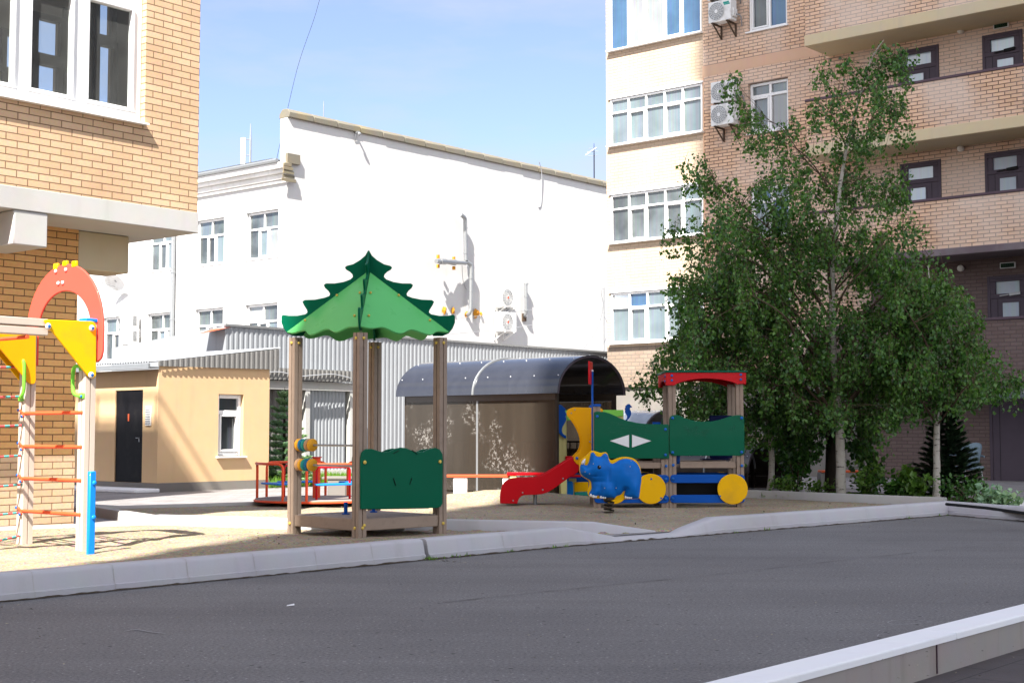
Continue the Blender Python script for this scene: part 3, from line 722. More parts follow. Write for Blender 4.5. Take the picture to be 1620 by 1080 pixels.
# flue on the blank wall
fl = thing('flue_pipe', 'galvanised extraction duct with elbows climbing the blank white wall', 'duct', wbw(742, 496))
def rel(t, p): return p - t.location
def frel(px, py, off): return rel(fl, wbw(px, py, off))
mb = MB()
mb.tube(spline([frel(728,339,.42), frel(731,341,.30), frel(735.5,346,.26), frel(736,356,.24)], 5)+[frel(737,412,.24)], .082, 12)
mb.tube([frel(738,414,.24)]+spline([frel(741,416,.24), frel(745,420,.24), frel(745.5,428,.24)], 5)+[frel(744.5,486,.24)]+spline([frel(744.5,490,.24), frel(742,496,.18), frel(738,498,0)], 5), .082, 12)
for y in (360,380,400,440,460,480): mb.tube([frel(736.5 if y<415 else 745,y,.24), frel(736.5 if y<415 else 745,y+1.5,.24)], .089, 12)
mb.build('duct', 'grey_steel', fl, smooth=True)
mb = MB(); a, b = frel(690,413,.55), frel(737,416,.26)
mb.tube([a.lerp(b,t) for t in (0,.14,.14,.30,.33,.62,.64,1)], [.09,.09,.12,.12,.085,.13,.09,.08], 12); mb.build('fan_box', 'alu', fl, smooth=True)
mb = MB()
for p in ((693,406),(693,421),(718,409),(718,424)): mb.obox(frel(*p,.35), VX*.04, UX*.05, (0,0,.07))
mb.build('clamp', 'rust', fl)
mb = MB(); mb.tube(spline([frel(731,420,.2), frel(732,440,.1), frel(735,452,.03), frel(738,458,.03)], 6), .012, 5); mb.build('cable', 'wire_pale', fl)
for (px, py, s, fl_) in ((702,491,.17,'leftmost ragged orange foam patch on the blank white wall, left of the duct foot'),(716,491,.14,'second ragged orange foam patch from the left on the blank white wall'),(738,498,.15,'orange foam patch round the foot of the duct where it enters the white wall'),(752,495,.22,'largest rusty orange foam patch just right of the duct foot'),(760,497,.1,'smallest orange foam patch at the right end of the row by the duct')):
    mb = MB(); c = wbw(px, py, .02); pts = [(math.cos(t*PI/6)*s*random.uniform(.6,1.1), math.sin(t*PI/6)*s*random.uniform(.7,1.2)) for t in range(12)]
    mb.add([c+VX*p[0]+Vector((0,0,p[1]))-UX*random.uniform(.0,.06) for p in pts]+[c-UX*.1], [(i,(i+1)%12,12) for i in range(12)])
    tag(mb.build('foam_patch', 'rust'), fl_, 'patch', 'foam filled holes in the white wall')
dp = thing('vent_pipe', 'short grey pipe with collar standing off the white wall right of the fan units', 'pipe', wbw(832, 475))
def drel(px, py, off): return rel(dp, wbw(px, py, off))
mb = MB(); mb.tube([drel(832,450,.2), drel(832.5,492,.2)]+spline([drel(832.5,494,.2), drel(831,498,.14), drel(829,501,0)], 4), .068, 12)
for y in (449,469,491): mb.tube([drel(832.5,y-1.2,.2), drel(832.5,y+1.2,.2)], .095, 12)
mb.build('duct', 'grey_steel', dp, smooth=True)
mb = MB(); mb.obox(drel(829,502,.02), VX*.13, UX*.03, (0,0,.16)); mb.build('wall_hole', 'twig', dp)

def aircon(label, org, rz, w=.80, h=.56, d=.30, group='air conditioner units on the walls', bracket=True, logo=None, flip=False):
    """local x along the wall, y out of the wall is negative; origin at the wall, bottom centre"""
    t = thing('air_conditioner', label, 'air conditioner', org, rz, group)
    y0, y1 = -.16-d, -.16
    mb = MB(); mb.box(-w/2, w/2, y0, y1, 0, h); cx = -w*.13
    if flip: cx = w*.13
    mb.build('casing', 'white_steel', t, bevel=.015)
    r = h*.42; mb = MB(); mb.cyl((cx,y0-.004,h/2),(cx,y0+.01,h/2), r, 24); mb.build('fan_recess', 'alu', t)
    mb = MB()
    for k in range(5): mb.tube([(cx+math.cos(2*PI*j/24)*r*(k+1)/5, y0-.016, h/2+math.sin(2*PI*j/24)*r*(k+1)/5) for j in range(24)], .005, 4, closed=True)
    for k in range(8): a = PI*k/8; mb.bar((cx-math.cos(a)*r, y0-.016, h/2-math.sin(a)*r), (cx+math.cos(a)*r, y0-.016, h/2+math.sin(a)*r), .007, .007)
    mb.cyl((cx,y0-.022,h/2),(cx,y0-.005,h/2), r*.2, 12); mb.build('fan_grille', 'white_steel', t)
    mb = MB(); s = 1 if not flip else -1
    mb.box(min(s*w/2, s*(w/2+.05)), max(s*w/2, s*(w/2+.05)), y0+.06, y1-.04, .08, h*.55); mb.build('valve_cover', 'white_steel', t, bevel=.01)
    mb = MB()
    for i in range(9): mb.box(-s*w/2-.004 if s>0 else w/2, -s*w/2 if s>0 else w/2+.004, y0+.05+.02*i, y0+.06+.02*i, .1, h-.1)
    mb.build('side_grille', 'alu', t)
    if bracket:
        mb = MB()
        for x in (-w*.32, w*.32): mb.box(x-.02, x+.02, y0-.02, 0, -.04, -.003); mb.box(x-.02, x+.02, -.03, 0, -.34, -.04); mb.bar((x, y0+.04, -.04), (x, -.03, -.32), .03, .03)
        mb.build('bracket', 'twig' if logo in (None,'band','x') and not flip else 'white_steel', t)
        mb = MB(); mb.tube(spline([(s*w/2,-.3,.15),(s*(w/2+.12),-.2,.12),(s*(w/2+.1),-.1,.0),(s*(w/2+.05),0,-.1)], 5), .016, 6); mb.build('hose', 'wire_pale', t)
    if logo: 
        mb = MB()
        if logo == 'band': mb.box(w*.17, w*.42, y0-.004, y0, h*.80, h*.88); mb.box(w*.2, w*.46, y0-.004, y0, h*.73, h*.79); m_ = 'bead_teal'
        elif logo == 'dot': mb.cyl((cx,y0-.03,h/2),(cx,y0-.023,h/2), r*.16, 10); m_ = 'orange_bar'
        else:
            mb.box(w*.27, w*.31, y0-.004, y0, h*.74, h*.88); mb.box(w*.34, w*.38, y0-.004, y0, h*.74, h*.88); mb.box(w*.31, w*.34, y0-.004, y0, h*.8, h*.83); mb.box(w*.25, w*.42, y0-.004, y0, h*.66, h*.69); m_ = 'alu'
        mb.build('logo', m_, t)
    return t
for lab, py in (('upper white fan unit of the pair on the blank white wall', 486), ('lower white fan unit of the pair on the blank white wall', 524.5)):
    aircon(lab, wbw(806, py, .60)+UX*.60, GR, .9, .8, .44, 'fan units on the blank white wall', logo='dot')
for lab, py in (('upper white air conditioner beside a first floor window of the white building', 521), ('lower white air conditioner beside a first floor window of the white building', 545)):
    y, z = wu(216, py); aircon(lab, b0+UX*y+Vector((0,0,z)), GR-PI/2, .8, .6, .34, 'air conditioners on the window front', flip=True)
# dish, masts, lamp, cables
y, z = wu(196, 447); dh = thing('satellite_dish', 'white satellite dish on a bracket on the white building', 'satellite dish', b0+UX*y+Vector((0,0,z)), GR)
mb = MB(); vs = []; nr, na = 5, 20; R0 = Matrix.Rotation(R(-38), 3, 'Y') @ Matrix.Rotation(R(14), 3, 'Z')
for i in range(nr+1):
    for j in range(na):
        r = .45*i/nr; vs.append(R0 @ Vector((-.16*(1-(i/nr)**2)*-1-.3, r*math.cos(2*PI*j/na), r*math.sin(2*PI*j/na))) + Vector((-.25,0,.1)))
mb.add(vs, [(i*na+j, i*na+(j+1)%na, (i+1)*na+(j+1)%na, (i+1)*na+j) for i in range(nr) for j in range(na)]); mb.build('dish', 'white_steel', dh, smooth=True)
mb = MB(); mb.tube([(0,0,-.05),(-.3,0,-.02),(-.42,0,.05)], .025, 8); mb.tube([(-.4,0,-.2),(-.95,.05,-.1)], .012, 6); mb.ball((-.95,.05,-.09), .05, 8); mb.build('arm', 'alu', dh)
def mast(name, label, base, h, r, mat, extra=None, cat='antenna'):
    t = thing(name, label, cat, base); mb = MB(); mb.tube([(0,0,0),(0,0,h*.68),(0,0,h)], [r,r,r*.35], 6); mb.build('mast', mat, t)
    if extra: extra(t)
    return t
p = b0+UX*2.5+VX*1.5+Vector((0,0,zcor+.2)); q = at(396, 250, p.y); p.x = q.x
def e1(t):
    mb = MB(); mb.cyl((-.16,0,1.3),(0,0,1.3),.02,6); mb.cyl((-.16,0,.7),(0,0,.7),.02,6); mb.build('clamp', 'alu', t)
mast('antenna', 'slim grey antenna mast beside the white panel antenna on the roof', p, 1.9, .045, 'grey_steel', e1)
mb = MB(); q = p+Vector((-.26,-.05,0)); mb.box(-.09,.09,-.06,.06,0,1.35); o = mb.build('panel_antenna', 'white_steel', bevel=.03); o.location = q; tag(o, 'tall white panel antenna on the roof edge of the white building', 'antenna')
p = wbw(512, 187, -.2); mast('antenna', 'short thin rod standing on the parapet of the white building', p, .65, .018, 'alu')
def e2(t):
    mb = MB()
    for k, (z, l) in enumerate(((1.5,.26),(1.35,.34),(1.15,.3))): mb.tube([(-l,0,z),(l*.6,.1,z+.05)], .012, 5)
    mb.tube([(-.4,0,1.2),(.1,0,1.55)], .014, 5); mb.build('crossbar', 'alu', t)
mast('antenna', 'television antenna with crossbars behind the right end of the parapet', wbw(940, 286, -.9), 1.75, .028, 'wire', e2)
mast('antenna', 'small dark mast at the far left of the white roof', b0+UX*7.2+VX*.9+Vector((0,0,zcor+.2)), .95, .022, 'wire', lambda t: (lambda m_: (m_.ball((0,0,.75), .06, 8), m_.build('fitting', 'wire', t)))(MB()))
mb = MB(); p = wbw(561, 211, .0); mb.obox(p-UX*.12+Vector((0,0,.02)), VX*.03, UX*.12, (0,0,.03)); mb.ball(p-UX*.26-Vector((0,0,.06)), .07, 8); mb.bar(p-UX*.1, p-UX*.02-Vector((0,0,.3)), .03, .03)
tag(mb.build('wall_light', 'alu'), 'small rusty light bracket high on the blank white wall', 'light')
def cable(label, pts, r=.012, mat='wire', grp=None):
    mb = MB(); mb.tube(spline(pts, 8), r, 5); return tag(mb.build('cable', mat, smooth=True), label, 'cable', grp)
cable('cable drooping from the parapet down the blank white wall', [wbw(853,256,.12), wbw(857,275,.08), wbw(857,310,.03), wbw(855,326,.02), wbw(852,328,.02)], .02, 'wire_pale')
cable('dark cable climbing steeply into the sky past the parapet corner', [b0+UX*1.2+VX*.5+Vector((0,0,zcor+.3)), at(470,110,56), at(500,20,58), at(520,-60,60)], .009, 'wire')
cable('upper of the thin wires sagging across the blank white wall', [wbw(700,506,2), wbw(800,495,2.2), wbw(880,485,2.4), wbw(958,476,2.6)], .009, 'wire_pale')
cable('lower of the thin wires sagging across the blank white wall', [wbw(690,530,2), wbw(800,520,2.2), wbw(880,507,2.4), wbw(960,494,2.6)], .011, 'wire_pale')
mb = MB(); mb.tube([wbw(955.5,556,2.6), wbw(955.5,455,2.6)], .03, 6); mb.tube(spline([wbw(955,456,2.55), wbw(951,462,2.5), wbw(954,485,2.5), wbw(945,520,2.5), wbw(924,551,2.5)], 8), .014, 5); mb.tube(spline([wbw(956,500,2.5), wbw(962,520,2.5), wbw(953,552,2.5)], 6), .012, 5)
tag(mb.build('cable_mast', 'alu', smooth=True), 'thin cable mast with looping wires at the right end of the white wall', 'mast')

# ------------------------------------------------------------------ brick apartment block with balconies, right
RO = at(960, 400, 37.9); RZ = GR - PI/2
RB = (RO.x, RO.y)
rb = thing('apartment_block', 'salmon brick apartment block with white bay windows and brown balcony doors', 'building', (RO.x, RO.y, 0), RZ)
def rw(px, py, off=0.0): return wallpt(px, py, RB, RZ, off, 'y')
xbay = rw(1114, 300)[0]; xbal = rw(1272, 60, -1.2)[0]; XR = 22.0; ZT = 16.5
bayrows = [(rw(967,-55)[1], rw(967,82)[1]), (rw(967,158)[1], rw(967,232)[1]), (rw(967,309)[1], rw(967,386)[1]), (rw(967,464)[1], rw(967,544)[1])]
xb0, xb1 = rw(966, 400)[0], rw(1113, 300)[0]
xw0, xw1 = rw(1184, 170)[0], rw(1247, 170)[0]
winrows = [(rw(1184,-70)[1], rw(1184,52)[1]), (rw(1184,133)[1], rw(1184,213)[1]), (rw(1184,297)[1], rw(1184,377)[1]), (rw(1184,470)[1], rw(1184,545)[1])]
zlow = rw(990, 596)[1]; zcream = rw(990, 548)[1]
mb = MB(); holes_wall(mb, 0, xbay, zlow, zcream, []); mb.quad((0,0,zlow),(0,0,zcream),(0,14,zcream),(0,14,zlow)); mb.build('foot_wall', 'brick_far', rb)  # same wall continued down, shade put in as a darker brick colour
mb = MB(); holes_wall(mb, 0, xbay, zcream, ZT, [(xb0, xb1, b, t) for t, b in bayrows], 0, .1); mb.quad((0,0,zcream),(0,0,ZT),(0,14,ZT),(0,14,zcream))
mb.build('wall', 'brick_cream', rb)
dz = 2.6
doors_lv = []
mb = MB(); holes_wall(mb, xbay, xbal+1.0, zlow, ZT, [(xw0, xw1, b, t) for t, b in winrows], 0, .14); mb.build('wall', 'brick_right', rb)
# lower skirt under the brick
mb = MB(); mb.box(0, xbay+3.2, -.03, .3, rw(990,612)[1], zlow-.002); mb.build('plinth_band', 'brick_far', rb)
mb = MB(); mb.quad((0,.05,-.3),(xbal+1,.05,-.3),(xbal+1,.05,rw(990,612)[1]),(0,.05,rw(990,612)[1])); mb.build('base_wall', 'plinth', rb)
# slabs, parapets, rails on the balcony wing
sl_b = [rw(1620, y, -1.2)[1] for y in (200, 394, 603)]; sl_t = [rw(1620, y, -1.2)[1] for y in (181, 382, 590)]; rl = [rw(1620, y, -1.2)[1] for y in (104, 302, 504)]
floor = [sl_t[2]-dz-.02, sl_t[2], sl_t[1], sl_t[0], sl_t[0]+dz, sl_t[0]+2*dz]
xa0, xa1 = rw(1421, 110)[0], rw(1486, 110)[0]; xc0, xc1 = rw(1554, 90)[0], rw(1618.5, 80)[0]
tops = [rw(1555, y)[1] for y in (57, 243, 438)]
dh_ = [(tops[2], floor[1]), (tops[1], floor[2]), (tops[0], floor[3])]
up = []; lowh = []
for t, f in dh_[1:]: up += [(xa0, xa1, f, t), (xc0, xc1, f, t), (xc1+1.6, xc1+2.6, f, t)]
up += [(xa0, xa1, floor[4], floor[4]+2.1), (xc0, xc1, floor[4], floor[4]+2.1)]
mb = MB(); holes_wall(mb, xbal+1.0, XR, sl_b[1], ZT, up, 0, .12); mb.build('wall', 'brick_right', rb)
gd0, gd1, gdt, gdb = rw(1566, 700)[0], rw(1566, 700)[0]+2.0, rw(1566, 600)[1], rw(1590, 769)[1]
lowh = [(xc0, xc1, floor[1], tops[2]), (gd0, gd1, gdb, gdt)]
mb = MB(); holes_wall(mb, xbal+1.0, XR, -.3, sl_b[1], lowh, 0, .12); mb.build('lower_wall', 'brick_brown', rb)
mb = MB(); mb.box(0, XR, .31, 14, ZT-.3, ZT); mb.quad((0,14,-.3),(XR,14,-.3),(XR,14,ZT),(0,14,ZT)); mb.quad((XR,0,-.3),(XR,14,-.3),(XR,14,ZT),(XR,0,ZT)); mb.build('roof', 'concrete', rb)
for k in range(4):
    b = sl_b[k-1] if k else sl_b[0]+dz; t = sl_t[k-1] if k else sl_t[0]+dz
    top = rl[k-1] if k else rl[0]+dz
    dark = k >= 2
    mb = MB(); mb.box(xbal, XR, -1.2, -.002, b, t); sm = mb.build('balcony_slab', 'slab_brown' if k == 2 else ('slab_yellow' if k < 2 else 'brick_brown'), rb, bevel=.012, seg=1)
    mb = MB(); mb.box(xbal+.02, XR, -1.17, -1.05, t+.002, top); mb.box(xbal+.02, xbal+.14, -1.05, -.004, t+.002, top); mb.build('parapet', 'brick_brown' if k == 3 else 'brick_right', rb)
    mb = MB(); mb.box(xbal-.01, XR, -1.20, -1.02, top+.002, top+.062); mb.build('rail', 'rail_brown', rb, bevel=.01, seg=1)
mb = MB(); zb = rw(1200, 95)[1]; mb.box(xbay-.02, xbal+.2, -.004, .05, rw(1114,122)[1], rw(1114,105)[1]); mb.build('brick_band', 'band', rb)
mb = MB(); mb.box(xbay-.012, xbay+.012, -.014, .02, zlow, rw(1114,122)[1]-.01); mb.build('joint_strip', 'band', rb)
# bay glazing: five lights with a transom
bp = [[4,3,3,4,4, 4,3,3,3,3],[0,0,0,0,0, 0,0,0,0,0],[2,2,2,2,0, 2,2,2,2,0],[0,0,0,0,0, 5,1,0,0,0]]
bm_ = ('glass_pale','glass_blue','glass_grey','glass_white','glass_blue','foil')
for k, (t, b) in enumerate(bayrows):
    window(rb, xb0+.01, xb1-.01, b+.01, t-.01, .02, 'y', (.205,.40,.60,.795), .70 if k else .72, None, .05, bm_, pick=bp[k], sillmat='white_pvc', opener=(1,3), proud=.03)
    mb = MB(); mb.box(xb0-.04, xb1+.03, -.05, -.003, t-.0, t+.045); mb.build('drip_cap', 'white_pvc', rb)
for k, (t, b) in enumerate(winrows):
    window(rb, xw0+.01, xw1-.01, b+.01, t-.01, .1, 'y', (.52,), .74 if k else None, None, .07, ('glass_pale','glass_blue','glass_dark','glass_white'), pick=[(2,1),(0,3,0,0),(0,1,1,0),(0,0,0,1)][k], opener=(0,), sillmat='white_pvc')
def bdoor(x0, x1, z0, z1, left=True, handle=True, solid=False, group=None):
    f = MB(); fw = .07
    f.box(x0+.005, x0+fw, -.02, .08, z0, z1-.005); f.box(x1-fw, x1-.005, -.02, .08, z0, z1-.005); f.box(x0+fw, x1-fw, -.02, .08, z1-fw, z1-.005)
    zt = z1-.40 if not solid else z1-.42; f.box(x0+fw, x1-fw, -.018, .08, zt-.10, zt); f.box(x0+fw, x0+fw+.12, -.018, .08, zt, z1-fw-.062); f.box(x1-fw-.12, x1-fw, -.018, .08, zt, z1-fw-.062); f.box(x0+fw, x1-fw, -.018, .08, z1-fw-.06, z1-fw-.002)
    d = f.build('door', 'door_brown', rb, bevel=.006, seg=1)
    g = MB(); g.quad((x0+fw+.12,.03,zt),(x1-fw-.12,.03,zt),(x1-fw-.12,.03,z1-fw-.06),(x0+fw+.12,.03,z1-fw-.06)); g.build('transom_pane', 'glass_frost', d)
    lv = MB(); n = x0+fw+.16 if left else x1-fw-.16
    lv.box(x0+fw+.003, x1-fw-.003, .0, .05, z0, zt-.103)
    lf = lv.build('leaf', 'door_brown', d)
    lv = MB(); lv.box(n-.004, n+.004, -.004, -.001, z0, zt-.11); lv.build('leaf_gap', 'black', d)
    if not solid:
        c = (x0+x1)/2+(.06 if left else -.06); zz = zt-.62
        g = MB(); g.quad((c-.18,-.003,zz),(c+.18,-.003,zz),(c+.18,-.003,zz+.42),(c-.18,-.003,zz+.42)); g.build('door_pane', 'glass_frost', d)
        b_ = MB()
        for q in ((c-.21,c-.18,zz-.03,zz+.45),(c+.18,c+.21,zz-.03,zz+.45),(c-.18,c+.18,zz-.03,zz),(c-.18,c+.18,zz+.42,zz+.45)): b_.box(q[0],q[1],-.014,-.001,q[2],q[3])
        b_.build('pane_frame', 'door_brown', d)
    if handle:
        h = MB(); h.bar((x1-.40,-.05,zt-.03),(x1-.16,-.05,zt-.01),.05,.06); h.bar((x1-.42,-.05,zt-.03),(x1-.62,-.05,zt-.05),.02,.02); h.build('door_closer', 'alu' if z1 < 5 else 'black', d)
    if solid:
        h = MB(); h.ball((x0+1.02,-.04,z0+.98), .035, 8); h.build('handle', 'black', d)
for i, h in enumerate(up): bdoor(*h, left=i % 3 != 0, handle=i % 3 == 1)
bdoor(*lowh[0], left=True); bdoor(*lowh[1], handle=False, solid=True)
def rwp(px, py, off=0.0):
    x, z = rw(px, py, -off); a = Vector((math.cos(RZ), math.sin(RZ), 0)); n = Vector((-math.sin(RZ), math.cos(RZ), 0))
    return Vector((RO.x, RO.y, 0)) + a*x - n*off + Vector((0,0,z))
for py, lab in ((50,'topmost opal ball lamp between two balcony doors'),(236,'middle opal ball lamp between two balcony doors'),(425,'lowest opal ball lamp on the brown wall left of a door')):
    t = thing('wall_lamp', lab, 'lamp', rwp(1522, py), RZ, 'ball lamps on the balcony wall'); mb = MB(); mb.ball((0,-.09,0), .075, 14); mb.build('globe', 'lamp', t, smooth=True)
    mb = MB(); mb.cyl((0,0,.0),(0,-.035,0), .055, 12); mb.build('holder', 'white_steel', t)
def exit_sign(label, p):
    t = thing('exit_sign', label, 'sign', p, RZ, 'exit signs over balcony doors'); w_, h_ = .165, .062
    mb = MB(); 
    for q in ((-w_,w_,h_-.014,h_),(-w_,w_,-h_,-h_+.014),(-w_,-w_+.014,-h_+.014,h_-.014),(w_-.014,w_,-h_+.014,h_-.014)): mb.box(q[0],q[1],-.07,-.005,q[2],q[3])
    mb.build('frame', 'white_steel', t); mb = MB(); mb.box(-w_+.014,w_-.014,-.06,-.005,-h_+.014,h_-.014); mb.build('face', 'sign_dark', t)
    cu = bpy.data.curves.new('lettering', 'FONT'); cu.body = 'ВЫХОД'; cu.size = .085; cu.align_x = 'CENTER'; cu.align_y = 'CENTER'; cu.extrude = .001; cu.space_character = 1.1
    cu.materials.append(M['sign_letter']); tmp = bpy.data.objects.new('tmp', cu); col.objects.link(tmp); dg = bpy.context.evaluated_depsgraph_get(); me = bpy.data.meshes.new_from_object(tmp.evaluated_get(dg)); bpy.data.objects.remove(tmp)
    o = bpy.data.objects.new('lettering', me); col.objects.link(o); o.parent = t; o.location = (0,-.062,0); o.rotation_euler = (PI/2,0,0)
exit_sign('dark exit sign over the upper right balcony door', rwp(1585, 41.5)); exit_sign('dark exit sign over the door on the brown wall', rwp(1595.5, 420))
for lab, px, py, lg in (('white air conditioner cut off by the top edge of the picture', 1151, 4, None), ('white air conditioner with a turquoise badge beside the top window', 1153, 40, 'band'), ('upper white air conditioner half behind birch leaves', 1157, 166, 'x'), ('lower white air conditioner left of the leafy window', 1157, 202, 'x')):
    aircon(lab, rwp(px, py), RZ, .66, .53, .28, 'air conditioners on the salmon brick wall', logo=lg)

# ------------------------------------------------------------------ tower block behind the camera, whose shadow falls over the road
tw = thing('tower_block', 'tall brick tower block standing behind the viewer', 'building', (-9.58, -8, 0), 0)
mb = MB(); mb.box(0, 12, -14, 0, -.2, 74); mb.build('wall', 'brick_cream', tw)
for k in range(1, 25):
    mb = MB(); mb.box(.6, 11.4, .002, .5, k*2.95, k*2.95+.16); mb.build('balcony_slab', 'concrete', tw)

# ------------------------------------------------------------------ brick house on the left
S = at(312, 366, 16.6); SB = (S.x, S.y)
lb = thing('brick_house', 'tan brick house with a glazed loggia jutting over a concrete slab', 'building', (S.x, S.y, 0), GR)
def lw(px, py, off=0.0): return wallpt(px, py, SB, GR, off, 'y')
zsb, zst = lw(312, 369)[1], lw(312, 336.5)[1]
xo1, zo0 = lw(229, 196.5); xo0 = -9.0; zo1 = zo0+1.85
mb = MB(); holes_wall(mb, -12, 0, zst, 6.7, [(-5.2, xo1, zo0, zo1)], 0, .13)
mb.quad((0,0,zst),(0,1.2,zst),(0,1.2,6.7),(0,0,6.7)); mb.quad((-12,0,6.7),(0,0,6.7),(0,1.2,6.7),(-12,1.2,6.7))
mb.build('loggia_wall', 'brick_tan', lb)
xl = lw(118, 700, .82)[0]
mb = MB(); holes_wall(mb, -12, xl, -.1, zsb, [], .82); mb.quad((xl,.82,-.1),(xl,10,-.1),(xl,10,zsb),(xl,.82,zsb)); mb.build('wall', 'brick_orange', lb)
zft = lw(60,721,.82)[1]; mb = MB(); mb.box(-12, xl+.004, .815, 1.2, -.1, zft); mb.build('foot_wall', 'brick_tan', lb)
mb = MB(); mb.box(-14, -4.5, 2.6, 10, zst+.01, 13.2); mb.build('upper_wall', 'brick_tan', lb)
mb = MB(); mb.box(-12, .012, -.012, 1.5, zsb, zst-.002); mb.box(-12, xl, 1.502, 10, zsb+.003, zst-.004); mb.build('floor_slab', 'concrete', lb, bevel=.008, seg=1)
bx1 = lw(205, 400, .82)[0]; bz = lw(205, 433, .82)[1]
mb = MB(); mb.box(xl+.003, bx1, .83, 1.3, bz, zsb-.003); mb.build('beam', 'concrete_warm', lb, bevel=.012, seg=1)
p0, p1 = lw(21, 390), lw(75, 392)
mb = MB(); mb.box(p0[0], p1[0], .0, .818, p1[1], zsb-.003); mb.build('beam', 'concrete', lb, bevel=.012, seg=1)
mb = MB(); mb.box(-12, p0[0]-1.2, .0, .818, p1[1]+.05, zsb-.003); mb.build('beam', 'concrete', lb, bevel=.012, seg=1)
# glazing
gt_ = .1; fm = MB(); xm = [lw(40, 100)[0], lw(132, 100)[0]]; x1f = lw(217, 150)[0]; zb = zo0
fm.box(-5.2, xo1-.002, gt_-.02, gt_+.06, zb+.002, zb+.13)
fm.box(x1f, xo1-.002, gt_-.02, gt_+.06, zb+.13, zo1-.01)
ztr = lw(204, 8)[1]
for x in xm+[xm[0]-1.0]: fm.box(x-.075, x+.075, gt_-.02, gt_+.06, zb+.13, zo1-.01)
fm.box(-5.2, x1f, gt_-.018, gt_+.058, ztr, ztr+.14)
ed = [xm[0]-.9, xm[0]-.075, xm[0]+.075, xm[1]-.075, xm[1]+.075, x1f]
for k in (0,2,4):
    a, b = ed[k]+.002, ed[k+1]-.002
    for q in ((a,a+.036,zb+.132,ztr-.002),(b-.036,b,zb+.132,ztr-.002),(a+.036,b-.036,zb+.132,zb+.17),(a+.036,b-.036,ztr-.04,ztr-.002)): fm.box(q[0],q[1],gt_-.045,gt_+.04,q[2],q[3])
wf = fm.build('window', 'white_pvc', lb, bevel=.01)
g = MB()
for k in (0,2,4): g.quad((ed[k]+.03,gt_+.01,zb+.16),(ed[k+1]-.03,gt_+.01,zb+.16),(ed[k+1]-.03,gt_+.01,ztr-.03),(ed[k]+.03,gt_+.01,ztr-.03))
g.quad((-5.2,gt_+.03,ztr+.14),(x1f,gt_+.03,ztr+.14),(x1f,gt_+.03,zo1),(-5.2,gt_+.03,zo1)); g.build('pane', 'clear', wf)
s = MB(); s.box(-5.2, xo1+.012, -.075, .076, zb-.02, zb+.001); s.build('sill', 'white_pvc', wf)
# inside the loggia: back wall with dark framed inner windows
def ip(px, py): return wallpt(px, py, SB, GR, 1.1, 'y')
ops = []
for (a, b, c, d) in ((60,95,32,92),(60,90,103,215),(109,128,25,78),(109,128,92,225),(157,177,4,60),(157,177,72,220),(10,22,55,110),(12,24,120,200)):
    x0_, z1_ = ip(a, c); x1_, z0_ = ip(b, d); z1_ = (z1_+ip(b,c)[1])/2; ops.append((x0_, x1_, max(z0_, zst+.1), min(z1_, 6.5)))
iw = MB(); holes_wall(iw, -7, -.02, zst+.02, 6.6, ops, 1.15, .06); iw.quad((-.02,.14,zst+.05),(-.02,1.15,zst+.05),(-.02,1.15,6.6),(-.02,.14,6.6)); iw.quad((-7,.14,zst+.05),(-.03,.14,zst+.05),(-.03,1.15,zst+.05),(-7,1.15,zst+.05)); iw.quad((-7,.14,6.55),(-.03,.14,6.55),(-.03,1.15,6.55),(-7,1.15,6.55)); iw.build('inner_wall', 'inner_wall', lb)
for x0_, x1_, z0_, z1_ in ops:
    iwn = MB()
    for q in ((x0_-.06,x0_+.01,z0_-.06,z1_+.06),(x1_-.01,x1_+.06,z0_-.06,z1_+.06),(x0_+.01,x1_-.01,z0_-.06,z0_+.01),(x0_+.01,x1_-.01,z1_-.01,z1_+.06)): iwn.box(q[0],q[1],1.09,1.145,q[2],q[3])
    w2 = iwn.build('inner_window', 'dark_frame', lb); ig = MB(); ig.quad((x0_+.01,1.12,z0_+.01),(x1_-.01,1.12,z0_+.01),(x1_-.01,1.12,z1_-.01),(x0_+.01,1.12,z1_-.01)); ig.build('pane', 'clear', w2)
# unseen railing added on the roof edge to throw slanting shadows on the hut
mb = MB()
for k in range(8): mb.tube([S.xy.to_3d()+VX*(-4.55)+UX*(2.7+k*.9)+Vector((0,0,13.2)), S.xy.to_3d()+VX*(-4.55)+UX*(2.7+k*.9)+Vector((0,0,13.8))], .03, 6)
for z in (13.35, 13.8): mb.tube([S.xy.to_3d()+VX*(-4.55)+UX*2.7+Vector((0,0,z)), S.xy.to_3d()+VX*(-4.55)+UX*9.0+Vector((0,0,z))], .03, 6)
tag(mb.build('shadow_railing', 'alu'), 'unseen metal railing added on the tan brick house for its shadows', 'railing')

# ------------------------------------------------------------------ ochre hut with the black door
H0 = onz(248, 778.5, .055)
ht = thing('guard_hut', 'ochre plastered hut with a black steel door and profiled metal roof edge', 'hut', (H0.x, H0.y, .055), GR)
def hv(px, py): x, z = wallpt(px, py, (H0.x,H0.y), GR, 0, 'y'); return x, z-.055
def hu(px, py): y, z = wallpt(px, py, (H0.x,H0.y), GR, 0, 'x'); return y, z-.055
XH = hv(426, 650)[0]; zh = 2.24; w0, w1 = hv(345, 700), hv(385.5, 622)
wz0, wz1 = hv(365,721)[1], hv(365,623.5)[1]; d0, d1 = hu(225, 700)[0], hu(181.5, 700)[0]; dzt, dzb = hu(203,617)[1], hu(203,767)[1]
mb = MB(); holes_wall(mb, 0, XH, .16, zh, [(w0[0], w1[0], wz0, wz1)], 0, .12)
mb2 = MB(); holes_wall(mb2, 0, 3.4, .16, zh-.08, [(d0, d1, max(.16,dzb), dzt)], 0, .06, 'x'); o = len(mb.v); mb.v += mb2.v; mb.f += [[i+o for i in f] for f in mb2.f]; mb.m += mb2.m
